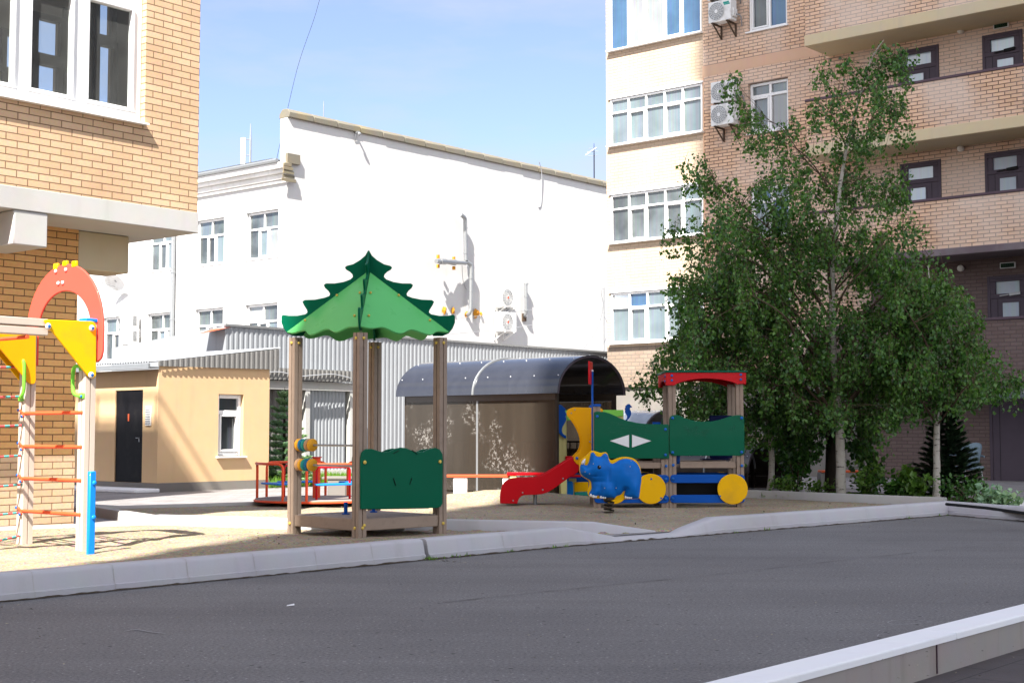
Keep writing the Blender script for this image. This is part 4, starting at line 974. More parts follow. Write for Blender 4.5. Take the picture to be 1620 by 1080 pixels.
mb.quad((XH,0,.16),(XH,3.4,.16),(XH,3.4,zh),(XH,0,zh)); mb.quad((0,3.4,0),(XH,3.4,0),(XH,3.4,zh),(0,3.4,zh)); mb.build('wall', 'ochre', ht)
mb = MB(); mb.box(-.012, XH, -.012, -.002, 0, .158); mb.box(-.012, -.002, 0, 3.4, 0, .158); mb.build('plinth', 'plinth', ht)
dr = MB(); dr.box(.02, .06, d0+.003, d1-.003, .165, dzt-.003); dr = dr.build('door', 'door_black', ht)
h = MB(); h.box(.005, .02, d0+.10, d0+.12, .88, .96); h.bar((-.01,d0+.11,.95),(-.01,d0+.18,.95),.012,.012); h.build('handle', 'alu', dr)
h = MB(); h.box(.012, .0195, (d0+d1)/2+.01, (d0+d1)/2+.05, 1.25, 1.38); h.build('sticker', 'orange_board', dr)
v0, v1 = hu(240, 655)[0], hu(231.5, 655)[0]; z0_, z1_ = hu(236, 673)[1], hu(236, 642)[1]
vm = MB(); vm.box(-.025, -.002, v0, v1, z0_, z1_); vt = vm.build('vent', 'white_steel', ht, bevel=.004); vm = MB()
for k in range(8): zz = z0_+(z1_-z0_)*(k+.6)/8.4; vm.box(-.03, -.0255, v0+.01, v1-.01, zz, zz+.02)
vm.build('louvre', 'alu', vt)
window(ht, w0[0]+.005, w1[0]-.005, wz0+.005, wz1-.005, .09, 'y', (), .71, None, .07, ('glass_dark','glass_grey'), pick=[0,1], opener=(0,), sillmat='white_steel')
mb = MB(); mb.box(.05, .12, -.0, .1, 0, .1)
# roof: a sheet falling towards the door side, profiled fascia along the window side
ex = XH+.22; za, zb_ = hv(262, 571.5)[1], wallpt(437, 551.5, (H0.x,H0.y), GR, -.06, 'y')[1]-.055
mb = MB(); corrug(mb, (-.05,-.05,0), (ex,-.05,0), zh-.03, za, .115, .012, True, zb_, zh+.0); mb.build('fascia', 'sheet_grey', ht, fixn=False)
mb = MB(); n = 46; vs = []
for i in range(n*4+1):
    yy = -.05+3.6*i/(n*4); off = .018*math.sin(2*PI*i/4); t0 = 0
    vs += [(-.22, yy, za-.02+off), (ex, yy, zb_+.02+off)]
mb.add(vs, [(2*i,2*i+1,2*i+3,2*i+2) for i in range(n*4)]); mb.build('roof', 'roof_blue', ht, fixn=False)
mb = MB(); mb.box(-.24, -.2, -.03, 3.5, za-.14, za-.05); mb.box(-.2, 0, -.02, 3.5, za-.13, za-.10); mb.build('gutter', 'grey_steel', ht)
mb = MB(); mb.box(-.55, -.02, -.12, 2.8, 0, .07); o = mb.build('door_step', 'kerb_top', bevel=.02); o.parent = ht

# ------------------------------------------------------------------ profiled metal wall and garage recess
C0 = Vector((at(620, 540, 33).x, 33, 0)); cx0 = wallpt(355, 600, (C0.x,C0.y), GR, 0, 'y')[0]; cx1 = 12.0
czt = wallpt(620, 534.5, (C0.x,C0.y), GR, 0, 'y')[1]
gw = thing('metal_wall', 'long pale profiled metal wall crossing behind the playground', 'wall', C0, GR)
def cv(px, py, off=0.0): return wallpt(px, py, (C0.x,C0.y), GR, off, 'y')
mb = MB(); corrug(mb, (cx0,0,0), (cx1,0,0), -.1, czt, .13, .014); mb.quad((cx0,0,-.1),(cx0,4,-.1),(cx0,4,czt-.3),(cx0,0,czt)); mb.build('sheeting', 'sheet_light', gw, fixn=False)
mb = MB(); mb.box(cx0-.02, cx1, -.045, .03, czt, czt+.05); mb.build('capping', 'grey_steel', gw)
mb = MB(); xg0, xg1 = cv(425,650,-.6)[0], cv(561,650,-.6)[0]; zg0, zg1 = cv(500,603,-.6)[1], cv(500,585,-.6)[1]
gd = thing('garage_front', 'concrete framed garage front with a grey profiled canopy strip', 'garage', C0, GR)
mb = MB(); corrug(mb, (cx0+.2,-.75,0), (xg1,-.75,0), zg0, zg1, .12, .02); mb.build('canopy', 'sheet_grey', gd, fixn=False)
mb = MB(); mb.box(cx0+.2, xg1, -.72, -.03, zg1-.04, zg1); mb.build('canopy_top', 'grey_steel', gd)
zl0, zl1 = cv(500,617,-.6)[1], zg0-.01
mb = MB(); mb.box(cx0+.2, xg1, -.6, -.05, zl0, zl1); xa, xb = cv(484,650,-.6)[0], cv(491,650,-.6)[0]; mb.box(xa, xb, -.59, -.05, -.1, zl0-.002); mb.box(xg1-.12, xg1, -.585, -.05, -.1, zl0-.002); mb.build('concrete_frame', 'concrete', gd)
mb = MB(); corrug(mb, (xb,-.5,0), (xg1-.12,-.5,0), .3, zl0, .1, .02); mb.build('gate', 'sheet_light', gd, fixn=False)
mb = MB(); corrug(mb, (cx0+.2,-.3,0), (xa,-.3,0), -.1, zl0, .16, .03); mb.build('gate', 'sheet_dark', gd, fixn=False)
mb = MB(); mb.box(xb, xg1-.12, -.6, -.45, -.1, .3); mb.build('base', 'concrete', gd)
mb = MB(); mb.tube(spline([Vector((cx0+.3+k*.5, -.79, (zg0+zg1)/2+.04*math.sin(k*2.1))) for k in range(int((xg1-cx0)/.5))], 4), .012, 5); mb.build('cable', 'wire_pale', gd)
mb = MB(); q = cv(356, 518, -.3); mb.add([(cx0-.5,-.05,czt-.16),(cx0+.1,-.05,czt-.02),(cx0+.1,.5,czt-.02),(cx0-.3,.5,czt-.16)], [(0,1,2,3)]); o = mb.build('end_board', 'orange_board', gw)

# ------------------------------------------------------------------ playground pieces
def post(name, parent, x, y, z0, z1, w=.1, mat='post', cap=None):
    """square composite post with a groove down each side"""
    h = w/2; g_ = .006; q = .010
    pts = [(-h,-h),(-g_,-h),(-g_,-h+q),(g_,-h+q),(g_,-h),(h,-h),(h,-g_),(h-q,-g_),(h-q,g_),(h,g_),(h,h),(g_,h),(g_,h-q),(-g_,h-q),(-g_,h),(-h,h),(-h,g_),(-h+q,g_),(-h+q,-g_),(-h,-g_)]
    mb = MB(); mb.prism([(a+x,b+y) for a, b in pts], z0, z1, 'xy'); p = mb.build(name, mat, parent)
    if cap: mb = MB(); mb.box(x-h-.008, x+h+.008, y-h-.008, y+h+.008, z1+.001, z1+.035); mb.build('cap', cap, p, bevel=.006, seg=1)
    return p
def caps(parent, pts, mat, axis='y', r=.016, sign=-1, name='bolt_cap'):
    for p in pts:
        mb = MB(); d = {'y': (1,.7,1), 'x': (.7,1,1)}[axis]; mb.ball(p, r, 10, d); mb.build(name, mat, parent, smooth=True)
def plate(name, mat, parent, outline, a, b, plane='xz', bevel=.006, label=None):
    mb = MB(); mb.prism(outline, a, b, plane); return mb.build(name, mat, parent, bevel=bevel, seg=2, angle=30, label=label)

# climbing frame on the left
CF0 = onz(133, 868, ZS); CF1 = onz(42, 859, ZS); CFL = (CF1-CF0).dot(UX)
cf = thing('climbing_frame', 'climbing frame with coral arch, yellow corner plates, orange rungs and ropes', 'climbing frame', (CF0.x, CF0.y, ZS), GR)
CFB = (CF0.x, CF0.y)
def cy(px, py, off=0.0): a, z = wallpt(px, py, CFB, GR, off, 'y'); return a, z-ZS
def cx(px, py, off=0.0): a, z = wallpt(px, py, CFB, GR, off, 'x'); return a, z-ZS
zp = cy(137, 510)[1]
post('post', cf, 0, 0, -.3, zp, .105, 'post_sunlit', 'blue_bright'); post('post', cf, 0, CFL, -.3, zp-.03, .105, 'post_sunlit')
for x in (-2.6,): post('post', cf, x, 0, -.3, zp, .105, 'post_sunlit'); post('post', cf, x, CFL, -.3, zp, .105, 'post_sunlit')
zb1, zb0 = cy(30, 502)[1], cy(30, 529)[1]
for y in (0, CFL):
    mb = MB(); zm = (zb0+zb1)/2; mb.box(-2.75, -.42 if y == 0 else -.053, y-.045, y+.045, zb0, zm-.004); mb.box(-2.75, -.42 if y == 0 else -.053, y-.045, y+.045, zm+.004, zb1); mb.build('beam', 'post_sunlit', cf, bevel=.008, seg=1)
tri = [cy(*p, -.062) for p in ((66,505),(151,508.5),(151,598),(141,598.5))]; tri[2] = (tri[2][0], tri[2][1]); tr = round_poly(tri, .05, 5)
plate('corner_plate', 'yellow', cf, tr, -.075, -.055); plate('corner_plate', 'yellow', cf, [(p[0], p[1]-.02) for p in tr], CFL+.056, CFL+.074); plate('corner_plate', 'amber', cf, [(p[0], p[1]-.03) for p in tr], CFL-.074, CFL-.056)
caps(cf, [(*[cy(76,516,-.075)[0]], -.085, cy(76,516,-.075)[1]), (cy(145,519,-.075)[0], -.085, cy(145,519,-.075)[1]), (cy(144,593,-.075)[0], -.085, cy(144,593,-.075)[1])], 'cap_blue', r=.02)
caps(cf, [(cy(76,516,-.075)[0], -.078, cy(76,516,-.075)[1]), (cy(145,519,-.075)[0], -.078, cy(145,519,-.075)[1]), (cy(144,593,-.075)[0], -.078, cy(144,593,-.075)[1])], 'cap_white', r=.028)
yo = cx(164.5, 530, .07)[0]; yc = CFL/2; ao = yc-yo; ai = ao-.19; zt_ = cx(104,418,.07)[1]; zi = cx(100,461,.07)[1]; zleg = cx(155,573,.07)[1]; zs = cx(160,520,.07)[1]
outl = [(yc+ao, zleg+.08),(yc+ao, zs)]+[(yc+ao*math.cos(t*PI/24), zs+(zt_-zs)*math.sin(t*PI/24)) for t in range(1,24)]+[(yc-ao, zs),(yc-ao,zleg+.10),(yc-ao+.025,zleg+.03),(yc-ao+.08,zleg),(yc-ai,zleg),(yc-ai,zs)]+[(yc-ai*math.cos(t*PI/24), zs+(zi-zs)*math.sin(t*PI/24)) for t in range(1,24)]+[(yc+ai,zs),(yc+ai,zleg),(yc+ao-.08,zleg),(yc+ao-.025,zleg+.03)]
arch = plate('arch', 'coral', cf, outl, .056, .078, 'yz', .007)
for k in (-1,0,1): mb = MB(); mb.box(.052,.082,yc+k*.15-.035,yc+k*.15+.035,zt_-.02-abs(k)*.02,zt_+.03-abs(k)*.012); mb.build('peg', 'yellow', arch, bevel=.006, seg=1)
pp = [cx(p[0],p[1],.05) for p in ((88,429),(104,426.5),(92,448),(99,447))]
caps(arch, [(.05, a, z) for a, z in pp], 'cap_white', 'x', .018)
rz_ = [cx(60,y,-.03)[1] for y in (653.5,706,757,809)]
for z in rz_:
    mb = MB(); mb.cyl((-.045,-.02,z),(-.045,CFL+.0,z),.017,10); r_ = mb.build('rung', 'orange_bar', cf, smooth=True)
    mb = MB()
    for s in (-1,1): mb.bar((-.045,CFL-.02,z),(-.066,CFL+s*.028-.01,z+s*.03),.028,.02)
    mb.build('bracket', 'orange_bar', r_, bevel=.004, seg=1); caps(r_, [(-.078,CFL-.04,z-.03),(-.078,CFL+.02,z+.03)], 'cap_blue', 'x', .014)
for k, x in enumerate((-.62,-1.1,-1.6,-2.1)):
    mb = MB(); mb.cyl((x,-.05,zb0-.02),(x,CFL+.05,zb0-.02),.017,10); mb.build('overhead_bar', 'orange_bar' if k % 2 == 0 else 'blue_bright', cf, smooth=True)
def handle(y, s, z0, z1):
    mb = MB(); mb.tube(spline([(-.056,y,z1),(-.09,y+s*.05,z1+.01),(-.09,y+s*.085,z1-.05),(-.09,y+s*.085,z0+.07),(-.09,y+s*.05,z0),(-.056,y-s*.02,z0-.02)], 6), .0165, 8); h = mb.build('handle', 'green_bar', cf, smooth=True)
    mb = MB(); mb.obox((-.06,y-s*.0,z1), (.006,0,0), (0,.04,.0), (0,0,.025)); mb.obox((-.06,y-s*.01,z0-.015), (.006,0,0), (0,.04,0), (0,0,.025)); mb.build('flange', 'green_bar', h, bevel=.004, seg=1)
    caps(h, [(-.072,y-.02,z1-.004),(-.072,y+.02,z1+.008),(-.072,y-.02,z0-.02)], 'cap_blue', 'x', .013)
handle(CFL-.0, -1, cx(45,627,-.06)[1], cx(45,570,-.06)[1]); handle(0, 1, cx(121,627,-.06)[1]+.02, cx(121,585,-.06)[1]+.02)
for y in (580.5,627,672.5,720,766,810,846):
    z = cy(35, y, CFL)[1]; sag = .0 if y < 840 else .06
    pts = spline([(-2.55,CFL-.02,z),(-1.5,CFL-.03,z-.03-sag*2),(-.6,CFL-.03,z-.02-sag),(-.05,CFL-.02,z)], 10); mb = MB()
    for i in range(len(pts)-1): mb.cur = i % 2; mb.tube([pts[i], pts[i].lerp(pts[i+1], .5)], .011, 6, False); mb.cur = (i+1) % 2; mb.tube([pts[i].lerp(pts[i+1], .5), pts[i+1]], .011, 6, False)
    mb.build('rope', ['rope_a','rope_b'], cf, smooth=True)
for k in range(3): mb = MB(); x = -.85-.7*k; mb.tube([(x,CFL-.03,cy(35,580,CFL)[1]),(x,CFL-.03,.05)], .011, 6); mb.build('rope', 'rope_a', cf, smooth=True)
BP = onz(144.5, 874.5, ZS); bl = BP-CF0; bx_, by_ = bl.dot(VX), bl.dot(UX)
mb = MB(); zb_ = wallpt(144, 745, CFB, GR, by_, 'y')[1]-ZS; mb.box(bx_-.04, bx_+.022, by_-.022, by_+.022, -.1, zb_); fb = mb.build('foot_guard', 'blue_bright', cf, bevel=.008, seg=1)
caps(fb, [(bx_-.0, by_-.026, zb_-.10), (bx_-.0, by_-.026, zb_-.39)], 'blue_bright', 'y', .022)

# gazebo with the fir tree roof
F0 = onz(568, 851, ZS); gs = 1.05; GC = F0+Vector((0,gs*.7071,0)); hs_ = gs/2; GZ = R(45)
gz = thing('play_gazebo', 'little play gazebo with a green fir tree roof, abacus and green panel', 'gazebo', (GC.x, GC.y, ZS), GZ)
GB = (GC.x, GC.y)
def gyv(px, py, off): a, z = wallpt(px, py, GB, GZ, off, 'y'); return a, z-ZS
def gxv(px, py, off): a, z = wallpt(px, py, GB, GZ, off, 'x'); return a, z-ZS
zpt = gyv(568, 526, -hs_)[1]
for x in (-hs_, hs_):
    for y in (-hs_, hs_):
        p = post('post', gz, x, y, -.3, zpt, .1); sx, sy = (-1 if x < 0 else 1), (-1 if y < 0 else 1)
        caps(p, [(x+.0*sx, y-.055, zpt-.055), (x, y-.055, .10)] + ([(x+.02,y-.055,.125)] if x < 0 > y else []), 'cap_yellow', 'y', .017); caps(p, [(x-.055, y, zpt-.055), (x-.055, y, .10)], 'cap_yellow', 'x', .017)
zd1, zd0 = gyv(590, 819.5, -hs_)[1], gyv(590, 838, -hs_)[1]
for q in ((-hs_+.052,hs_-.052,-hs_-.035,-hs_+.005),(-hs_+.052,hs_-.052,hs_-.005,hs_+.035)): mb = MB(); mb.box(*q, zd0, zd1); mb.build('base_beam', 'post', gz, bevel=.006, seg=1)
for q in ((-hs_-.035,-hs_+.005,-hs_+.052,hs_-.052),(hs_-.005,hs_+.035,-hs_+.052,hs_-.052)): mb = MB(); mb.box(*q, zd0, zd1); mb.build('base_beam', 'post', gz, bevel=.006, seg=1)
mb = MB()
for k in range(9): a = -hs_+.012+k*(gs-.024)/9; mb.box(a, a+(gs-.024)/9-.008, -hs_+.008, hs_-.008, zd1-.03, zd1+.006)
mb.build('deck', 'deck', gz, bevel=.003, seg=1)
pl = [(571,805),(571,724),(573,715),(579,710),(588,709.5),(597,712.5),(606,715),(616,714),(625,709.5),(634,707.5),(643,708.5),(652,712.5),(661,715),(670,714),(680,709.5),(689,708),(696,711),(700,718),(700.5,728),(700,796),(697,801),(691,803)]
po = [gyv(a, b, -hs_-.07) for a, b in pl]
plate('panel', 'green', gz, po, -hs_-.075, -hs_-.053); plate('panel', 'green', gz, [(a, b-.01) for a, b in po], -hs_+.053, -hs_+.075)
caps(gz, [(*[gyv(577,731,-hs_-.08)[0]], -hs_-.083, gyv(577,731,-hs_-.08)[1]), (gyv(696,730,-hs_-.08)[0], -hs_-.083, gyv(696,730,-hs_-.08)[1])], 'cap_yellow', r=.019)
mb = MB()
for (a, b, c, d) in ((622,717,631,712),(652,712,660,718),(622,756,626,768),(648,766,651,756)):
    p, q = gyv(a,b,-hs_-.077), gyv(c,d,-hs_-.077); mb.bar((p[0],-hs_-.0765,p[1]),(q[0],-hs_-.0765,q[1]),.003,.016,(0,1,0))
mb.build('scuff_marks', 'black', gz)
for py in (704, 736):
    z = gxv(520, py, -hs_)[1]; mb = MB(); mb.cyl((-hs_,-hs_+.05,z),(-hs_,hs_-.05,z),.011,8); rd = mb.build('abacus_rod', 'grey_steel', gz, smooth=True)
    ms_ = ['bead_orange','bead_blue','bead_teal','bead_tan','bead_orange'] if py == 704 else ['bead_tan','bead_orange','bead_teal','bead_blue','bead_orange']
    for k, m_ in enumerate(ms_):
        c = hs_-.085-k*.052; mb = MB(); mb.tube([(-hs_,c-.025,z),(-hs_,c-.02,z),(-hs_,c-.010,z),(-hs_,c+.010,z),(-hs_,c+.02,z),(-hs_,c+.025,z)], [.035,.055,.064,.064,.055,.035], 16); mb.build('bead', m_, rd, smooth=True)
    mb = MB(); mb.box(-hs_-.02,-hs_+.02,hs_-.056,hs_-.051,z-.05,z+.05); mb.build('rod_holder', 'black', rd)
# fins
def fz(py): return at(578, py, GC.y).z-ZS
fp = [(581,396),(575,404.5),(567,411.5),(556,418),(546,420.5),(543,423),(545,426.5),(551,430),(555,434),(556,438),(552,442),(541,446),(527,448.3),(513,448.3),(509.8,451),(512,455.5),(517,460),(520,464.5),(519,468),(511,471),(496,474),(480,474.5),(476.3,477),(479,483),(483.5,490),(484.5,494),(481,497),(468,499.5),(455,499.5),(446,497.5),(443.3,500),(443.3,510),(447,519.5),(453,527),(463,531.5),(478,531.5),(482,523),(500,512)]
fin = [(max(.004,(580.5-a)/153.5), fz(b)) for a, b in fp]; fin[0] = (.004, fz(396)); fin += [(.45, fz(505)),(.2, fz(485)),(.004, fz(470))]
for k in range(4):
    a = PI/4+k*PI/2; mb = MB(); mb.prism(fin, -.011, .011, 'xz'); rot = Matrix.Rotation(a, 3, 'Z'); mb.v = [rot @ v for v in mb.v]; mb.build('fin', 'green', gz, bevel=.005, angle=30)
    b = a+PI/2; A = Vector((0,0,fz(431)))+Vector((math.cos(a)+math.cos(b), math.sin(a)+math.sin(b), 0))*.018
    dA, dB = Vector((math.cos(a), math.sin(a), 0)), Vector((math.cos(b), math.sin(b), 0)); nn = (dA+dB).normalized()
    Bp, Cp = dA*.825+nn*.014+Vector((0,0,fz(525))), dB*.825+nn*.014+Vector((0,0,fz(525)))
    n = 30; vs = []
    for i in range(n+1):
        t = i/n; e = Bp.lerp(Cp, t); dn = (e-A).normalized(); e = e+dn*(.035*math.sin(t*6*PI+.3)*min(1,4*min(t,1-t))+.035*math.sin(t*PI))
        for j in range(5): vs.append(A.lerp(e, j/4))
    th = nn*-.012+Vector((0,0,-.012)); m_ = len(vs); vs += [v+th for v in vs]
    fs = [(i*5+j, i*5+j+1, i*5+j+6, i*5+j+5) for i in range(n) for j in range(4)]; fs += [tuple(m_+q for q in f[::-1]) for f in fs]
    fs += [(i*5+4, (i+1)*5+4, m_+(i+1)*5+4, m_+i*5+4) for i in range(n)]
    mb = MB(); mb.add(vs, fs); rp = mb.build('roof_panel', 'green_light', gz, smooth=True, angle=50)
    for (t, s) in ((.10,.40),(.08,.82),(.90,.40),(.92,.82)):
        p = A.lerp(Bp.lerp(Cp, t), s)+nn*.008+Vector((0,0,.006)); mb = MB(); mb.ball(p, .014, 8); mb.build('bolt_cap', 'cap_yellow', rp, smooth=True)
for p in ((-.18,.12),(.25,.2)): mb = MB(); mb.cyl((p[0],p[1],zd1+.007),(p[0],p[1],zd1+.02),.04,12); mb.cyl((p[0],p[1],zd1+.02),(p[0],p[1],zd1+.13),.02,10); mb.build('floor_peg', 'blue', gz, smooth=True)

# merry-go-round
MC = Vector((-308/2250*20.4, 20.4, ZS)); mg = thing('merry_go_round', 'orange railed merry-go-round with blue seats on the sand', 'merry-go-round', MC, R(12))
mb = MB(); mb.tube([(0,0,.055),(0,0,.09)], .86, 48); mb.build('platform', 'deck', mg, bevel=.004, seg=1)
mb = MB(); mb.tube([(math.cos(2*PI*k/48)*.87, math.sin(2*PI*k/48)*.87, .062) for k in range(48)], .016, 8, closed=True); mb.build('rim', 'orange_bar', mg, smooth=True)
mb = MB(); mb.cyl((0,0,.0),(0,0,.66),.055,16); mb.cyl((0,0,-.1),(0,0,.06),.12,16); mb.build('column', 'orange_bar', mg, smooth=True)
mb = MB(); mb.cyl((0,0,.661),(0,0,.675),.075,16); mb.build('column_cap', 'red', mg, smooth=True)
for k in range(4):
    th = R(20+90*k); c, s = math.cos, math.sin; R1 = .85
    def pr(a, r, z): return Vector((c(th+a)*r, s(th+a)*r, z))
    mb = MB(); mb.tube([pr(-.58,R1,.08)]+spline([pr(-.58,R1,.50), pr(-.56,R1,.56), pr(-.48,R1,.585)], 5)+[pr(q*.12,R1,.585) for q in range(-3,4)]+spline([pr(.48,R1,.585), pr(.56,R1,.56), pr(.58,R1,.50)], 5)+[pr(.58,R1,.08)], .019, 8); rl_ = mb.build('rail', 'orange_bar', mg, smooth=True)
    mb = MB(); mb.tube([pr(-.42,.62,.09),pr(-.42,.62,.50),pr(-.38,.62,.54),pr(.38,.62,.54),pr(.42,.62,.50),pr(.42,.62,.09)], .017, 8); mb.build('back_rail', 'red', mg, smooth=True) if k % 2 else None
    mb = MB(); mb.prism(round_poly([(c(th-.42)*.80,s(th-.42)*.80),(c(th+.42)*.80,s(th+.42)*.80),(c(th+.5)*.5,s(th+.5)*.5),(c(th-.5)*.5,s(th-.5)*.5)], .06), .29, .315, 'xy'); mb.build('seat', 'blue_bright', mg, bevel=.006, seg=1)

# the play train with its slide
TY = 19.5; T0 = at(1060, 802, TY); tr_ = thing('play_train', 'wooden post play train with green panels, yellow wheels, red roof and red slide', 'play train', (T0.x, TY, ZS))
def tp(zx, zy, Y=TY): p = at(880+zx/4.153, 560+zy/4.153, Y); return (p.x-T0.x, p.z-ZS)
def sp(zx, zy, Y): p = at(780+zx/5.4, 640+zy/5.4, Y); return (p.x-T0.x, p.z-ZS)
def tz(zy): return tp(600, zy)[1]
DP = .92
for zx, y, top, cap in ((268,.05,345,'blue'),(714,.05,690,None),(765,.05,195,None),(1210,.05,185,None),(268,DP,345,'blue'),(703,DP-.02,460,'blue'),(775,DP,195,None),(1220,DP,185,None)):
    post('post', tr_, tp(zx, 700)[0], y, -.3, tz(top), .098, 'post', cap)
gl = [(248,384),(254,378),(270,376),(320,380),(350,389),(380,402),(420,421),(470,438),(520,449),(560,455),(620,459.5),(735,460.5),(738,466),(740,680),(736,685),(252,685),(248,681)]
plate('panel', 'green', tr_, [tp(*p) for p in gl], -.026, -.003); plate('panel', 'green', tr_, [tp(*p) for p in gl], DP+.052, DP+.072)
gr_ = [(742,428),(748,411),(760,402),(785,399),(805,402),(840,418),(875,430),(915,439),(960,444),(1010,443),(1055,435),(1100,422),(1140,408),(1175,401),(1208,400),(1226,407),(1233,420),(1236,640),(1230,655),(1212,666),(772,667),(752,660),(743,645)]
gp = plate('panel', 'green', tr_, [tp(*p) for p in gr_], -.026, -.003); plate('panel', 'green', tr_, [tp(*p) for p in gr_], DP+.052, DP+.072)
for tri_ in (((352,569),(477,529),(477,612)),((497,529),(622,569),(497,612))):
    mb = MB(); mb.prism([tp(*p) for p in tri_], -.029, -.0262); mb.build('arrow', 'white_paint', tr_)
# chalky rubbings and scratches on the panels
for (a, b, c, d) in ((330,440,600,520),(830,470,980,530)):
    mb = MB()
    for k in range(46): 
        x = random.uniform(a, c); y = random.uniform(b, d)+(x-a)*.06; l = random.uniform(10, 42); p, q = tp(x, y), tp(x+l, y+random.uniform(-4,9)); mb.bar((p[0],-.0266,p[1]),(q[0],-.0266,q[1]),.0006,random.uniform(.003,.009),(0,1,0))
    mb.build('rubbed_patch', 'chalk', tr_)
mb = MB()
for (a, b) in (((1133,478),(1137,500)),((1137,500),(1148,502)),((1148,502),(1150,474)),((1158,502),(1166,470)),((1166,470),(1180,502)),((1132,506),(1186,507)),((288,620),(292,640)),((298,615),(298,640)),((434,600),(434,618))):
    p, q = tp(*a), tp(*b); mb.bar((p[0],-.0267,p[1]),(q[0],-.0267,q[1]),.0006,.006,(0,1,0))
mb.build('scratches', 'chalk', tr_)
cb_ = [(268,409),(716,494),(716,661),(763,420),(763,645),(1215,420),(1215,643),(720,734),(767,728),(1217,732),(717,820),(765,817),(765,946),(717,946)]
caps(tr_, [(tp(*p)[0], -.035, tp(*p)[1]) for p in cb_], 'cap_blue', r=.021)
def bm_h(name, x0, x1, z0, z1, mat, y0, y1, r=0): 
    a, b = tp(x0, z0), tp(x1, z1); o = [(a[0],a[1]),(b[0],a[1]),(b[0],b[1]),(a[0],b[1])]
    return plate(name, mat, tr_, round_poly(o, r, 4) if r else o, y0, y1, bevel=.005)
bm_h('beam', 815, 1183, 705, 748, 'post', .02, .08); bm_h('beam', 294, 690, 710, 750, 'post', .02, .08); bm_h('beam', 815, 1183, 705, 748, 'post', DP-.03, DP+.03); bm_h('beam', 294, 690, 710, 750, 'post', DP-.03, DP+.03)
for y0, y1 in ((-.02,-.001),(DP+.052,DP+.07)):
    bm_h('side_rail', 748, 1238, 790, 845, 'blue', y0, y1, .06); bm_h('side_rail', 748, 1238, 923, 976, 'blue', y0, y1, .06); bm_h('side_rail', 252, 740, 792, 845, 'blue', y0, y1, .06); bm_h('side_rail', 250, 740, 925, 977, 'blue', y0, y1, .06)
for (zx, zy, r) in ((1156,900,.206),(620,898,.205),(378,905,.19)):
    for y0, y1 in ((-.05,-.024),(DP+.075,DP+.1)):
        c = tp(zx, zy); plate('wheel', 'yellow', tr_, [(c[0]+r*math.cos(2*PI*k/40), c[1]+.03+r*math.sin(2*PI*k/40)) for k in range(40)], y0, y1)
caps(tr_, [(tp(*p)[0], -.052, tp(*p)[1]) for p in ((1073,931),(1228,957),(622,818),(686,944))], 'cap_blue', r=.013)
def box_part(name, mat, x0, x1, y0, y1, z0, z1, bevel=.006, parent=None): mb = MB(); mb.box(x0,x1,y0,y1,z0,z1); return mb.build(name, mat, parent or tr_, bevel=bevel, seg=1)
x = tp
box_part('deck', 'deck', tp(262,0)[0], tp(1236,0)[0], .085, DP-.035, tz(742), tz(722))
box_part('seat_back', 'navy', tp(1000,0,TY+.7)[0], tp(1150,0,TY+.7)[0], .66, .69, tz(690), tp(1000,402,TY+.7)[1], .015)
box_part('seat', 'navy', tp(980,0)[0], tp(1165,0)[0], .35, .66, tz(700), tz(690))
box_part('dash_board', 'blue', tp(795,0)[0], tp(815,0)[0], .12, DP-.1, tz(740), tz(640))
box_part('underfloor', 'black', tp(300,0)[0], tp(1180,0)[0], .3, .6, tz(930), tz(800))
# red roof
zr0, zr1, ze = tz(196), tz(122), tz(176)
xl_, xr_ = tp(719,150)[0], tp(1244,150)[0]
arc = [(xl_,zr0-.02),(tp(775,0)[0],zr0-.02)]+[(tp(775,0)[0]+(tp(1192,0)[0]-tp(775,0)[0])*t/12, zr0-.012+.085*math.sin(PI*t/12)**.7) for t in range(0,13)]+[(tp(1192,0)[0],zr0-.0),(xr_,zr0),(xr_,zr1),(xl_,zr1)]
roof = plate('roof', 'red', tr_, arc, -.045, -.02); plate('roof_board', 'red', roof, arc, DP+.06, DP+.085)
sd_ = [(-.018,zr0-.01),(.1,zr0-.01)]+[(.1+(DP-.16)*t/10, zr0-.01+.07*math.sin(PI*t/10)**.7) for t in range(11)]+[(DP-.0,zr0-.01),(DP+.058,zr0-.01),(DP+.058,zr1),(-.018,zr1)]
plate('roof_board', 'red', roof, sd_, xl_, xl_+.022, 'yz'); plate('roof_board', 'red', roof, sd_, xr_-.022, xr_, 'yz')
mb = MB(); mb.box(xl_-.015, xr_+.02, -.06, DP+.10, zr1+.002, zr1+.026); mb.build('roof_top', 'green', roof, bevel=.006, seg=1)
caps(roof, [(tp(*p)[0], -.05, tp(*p)[1]) for p in ((757,142),(757,173),(1209,136),(1209,167))], 'cap_blue', r=.017); caps(roof, [(xl_-.004,.05,zr1-.05),(xl_-.004,.05,zr0+.04)], 'cap_blue', 'x', .017)
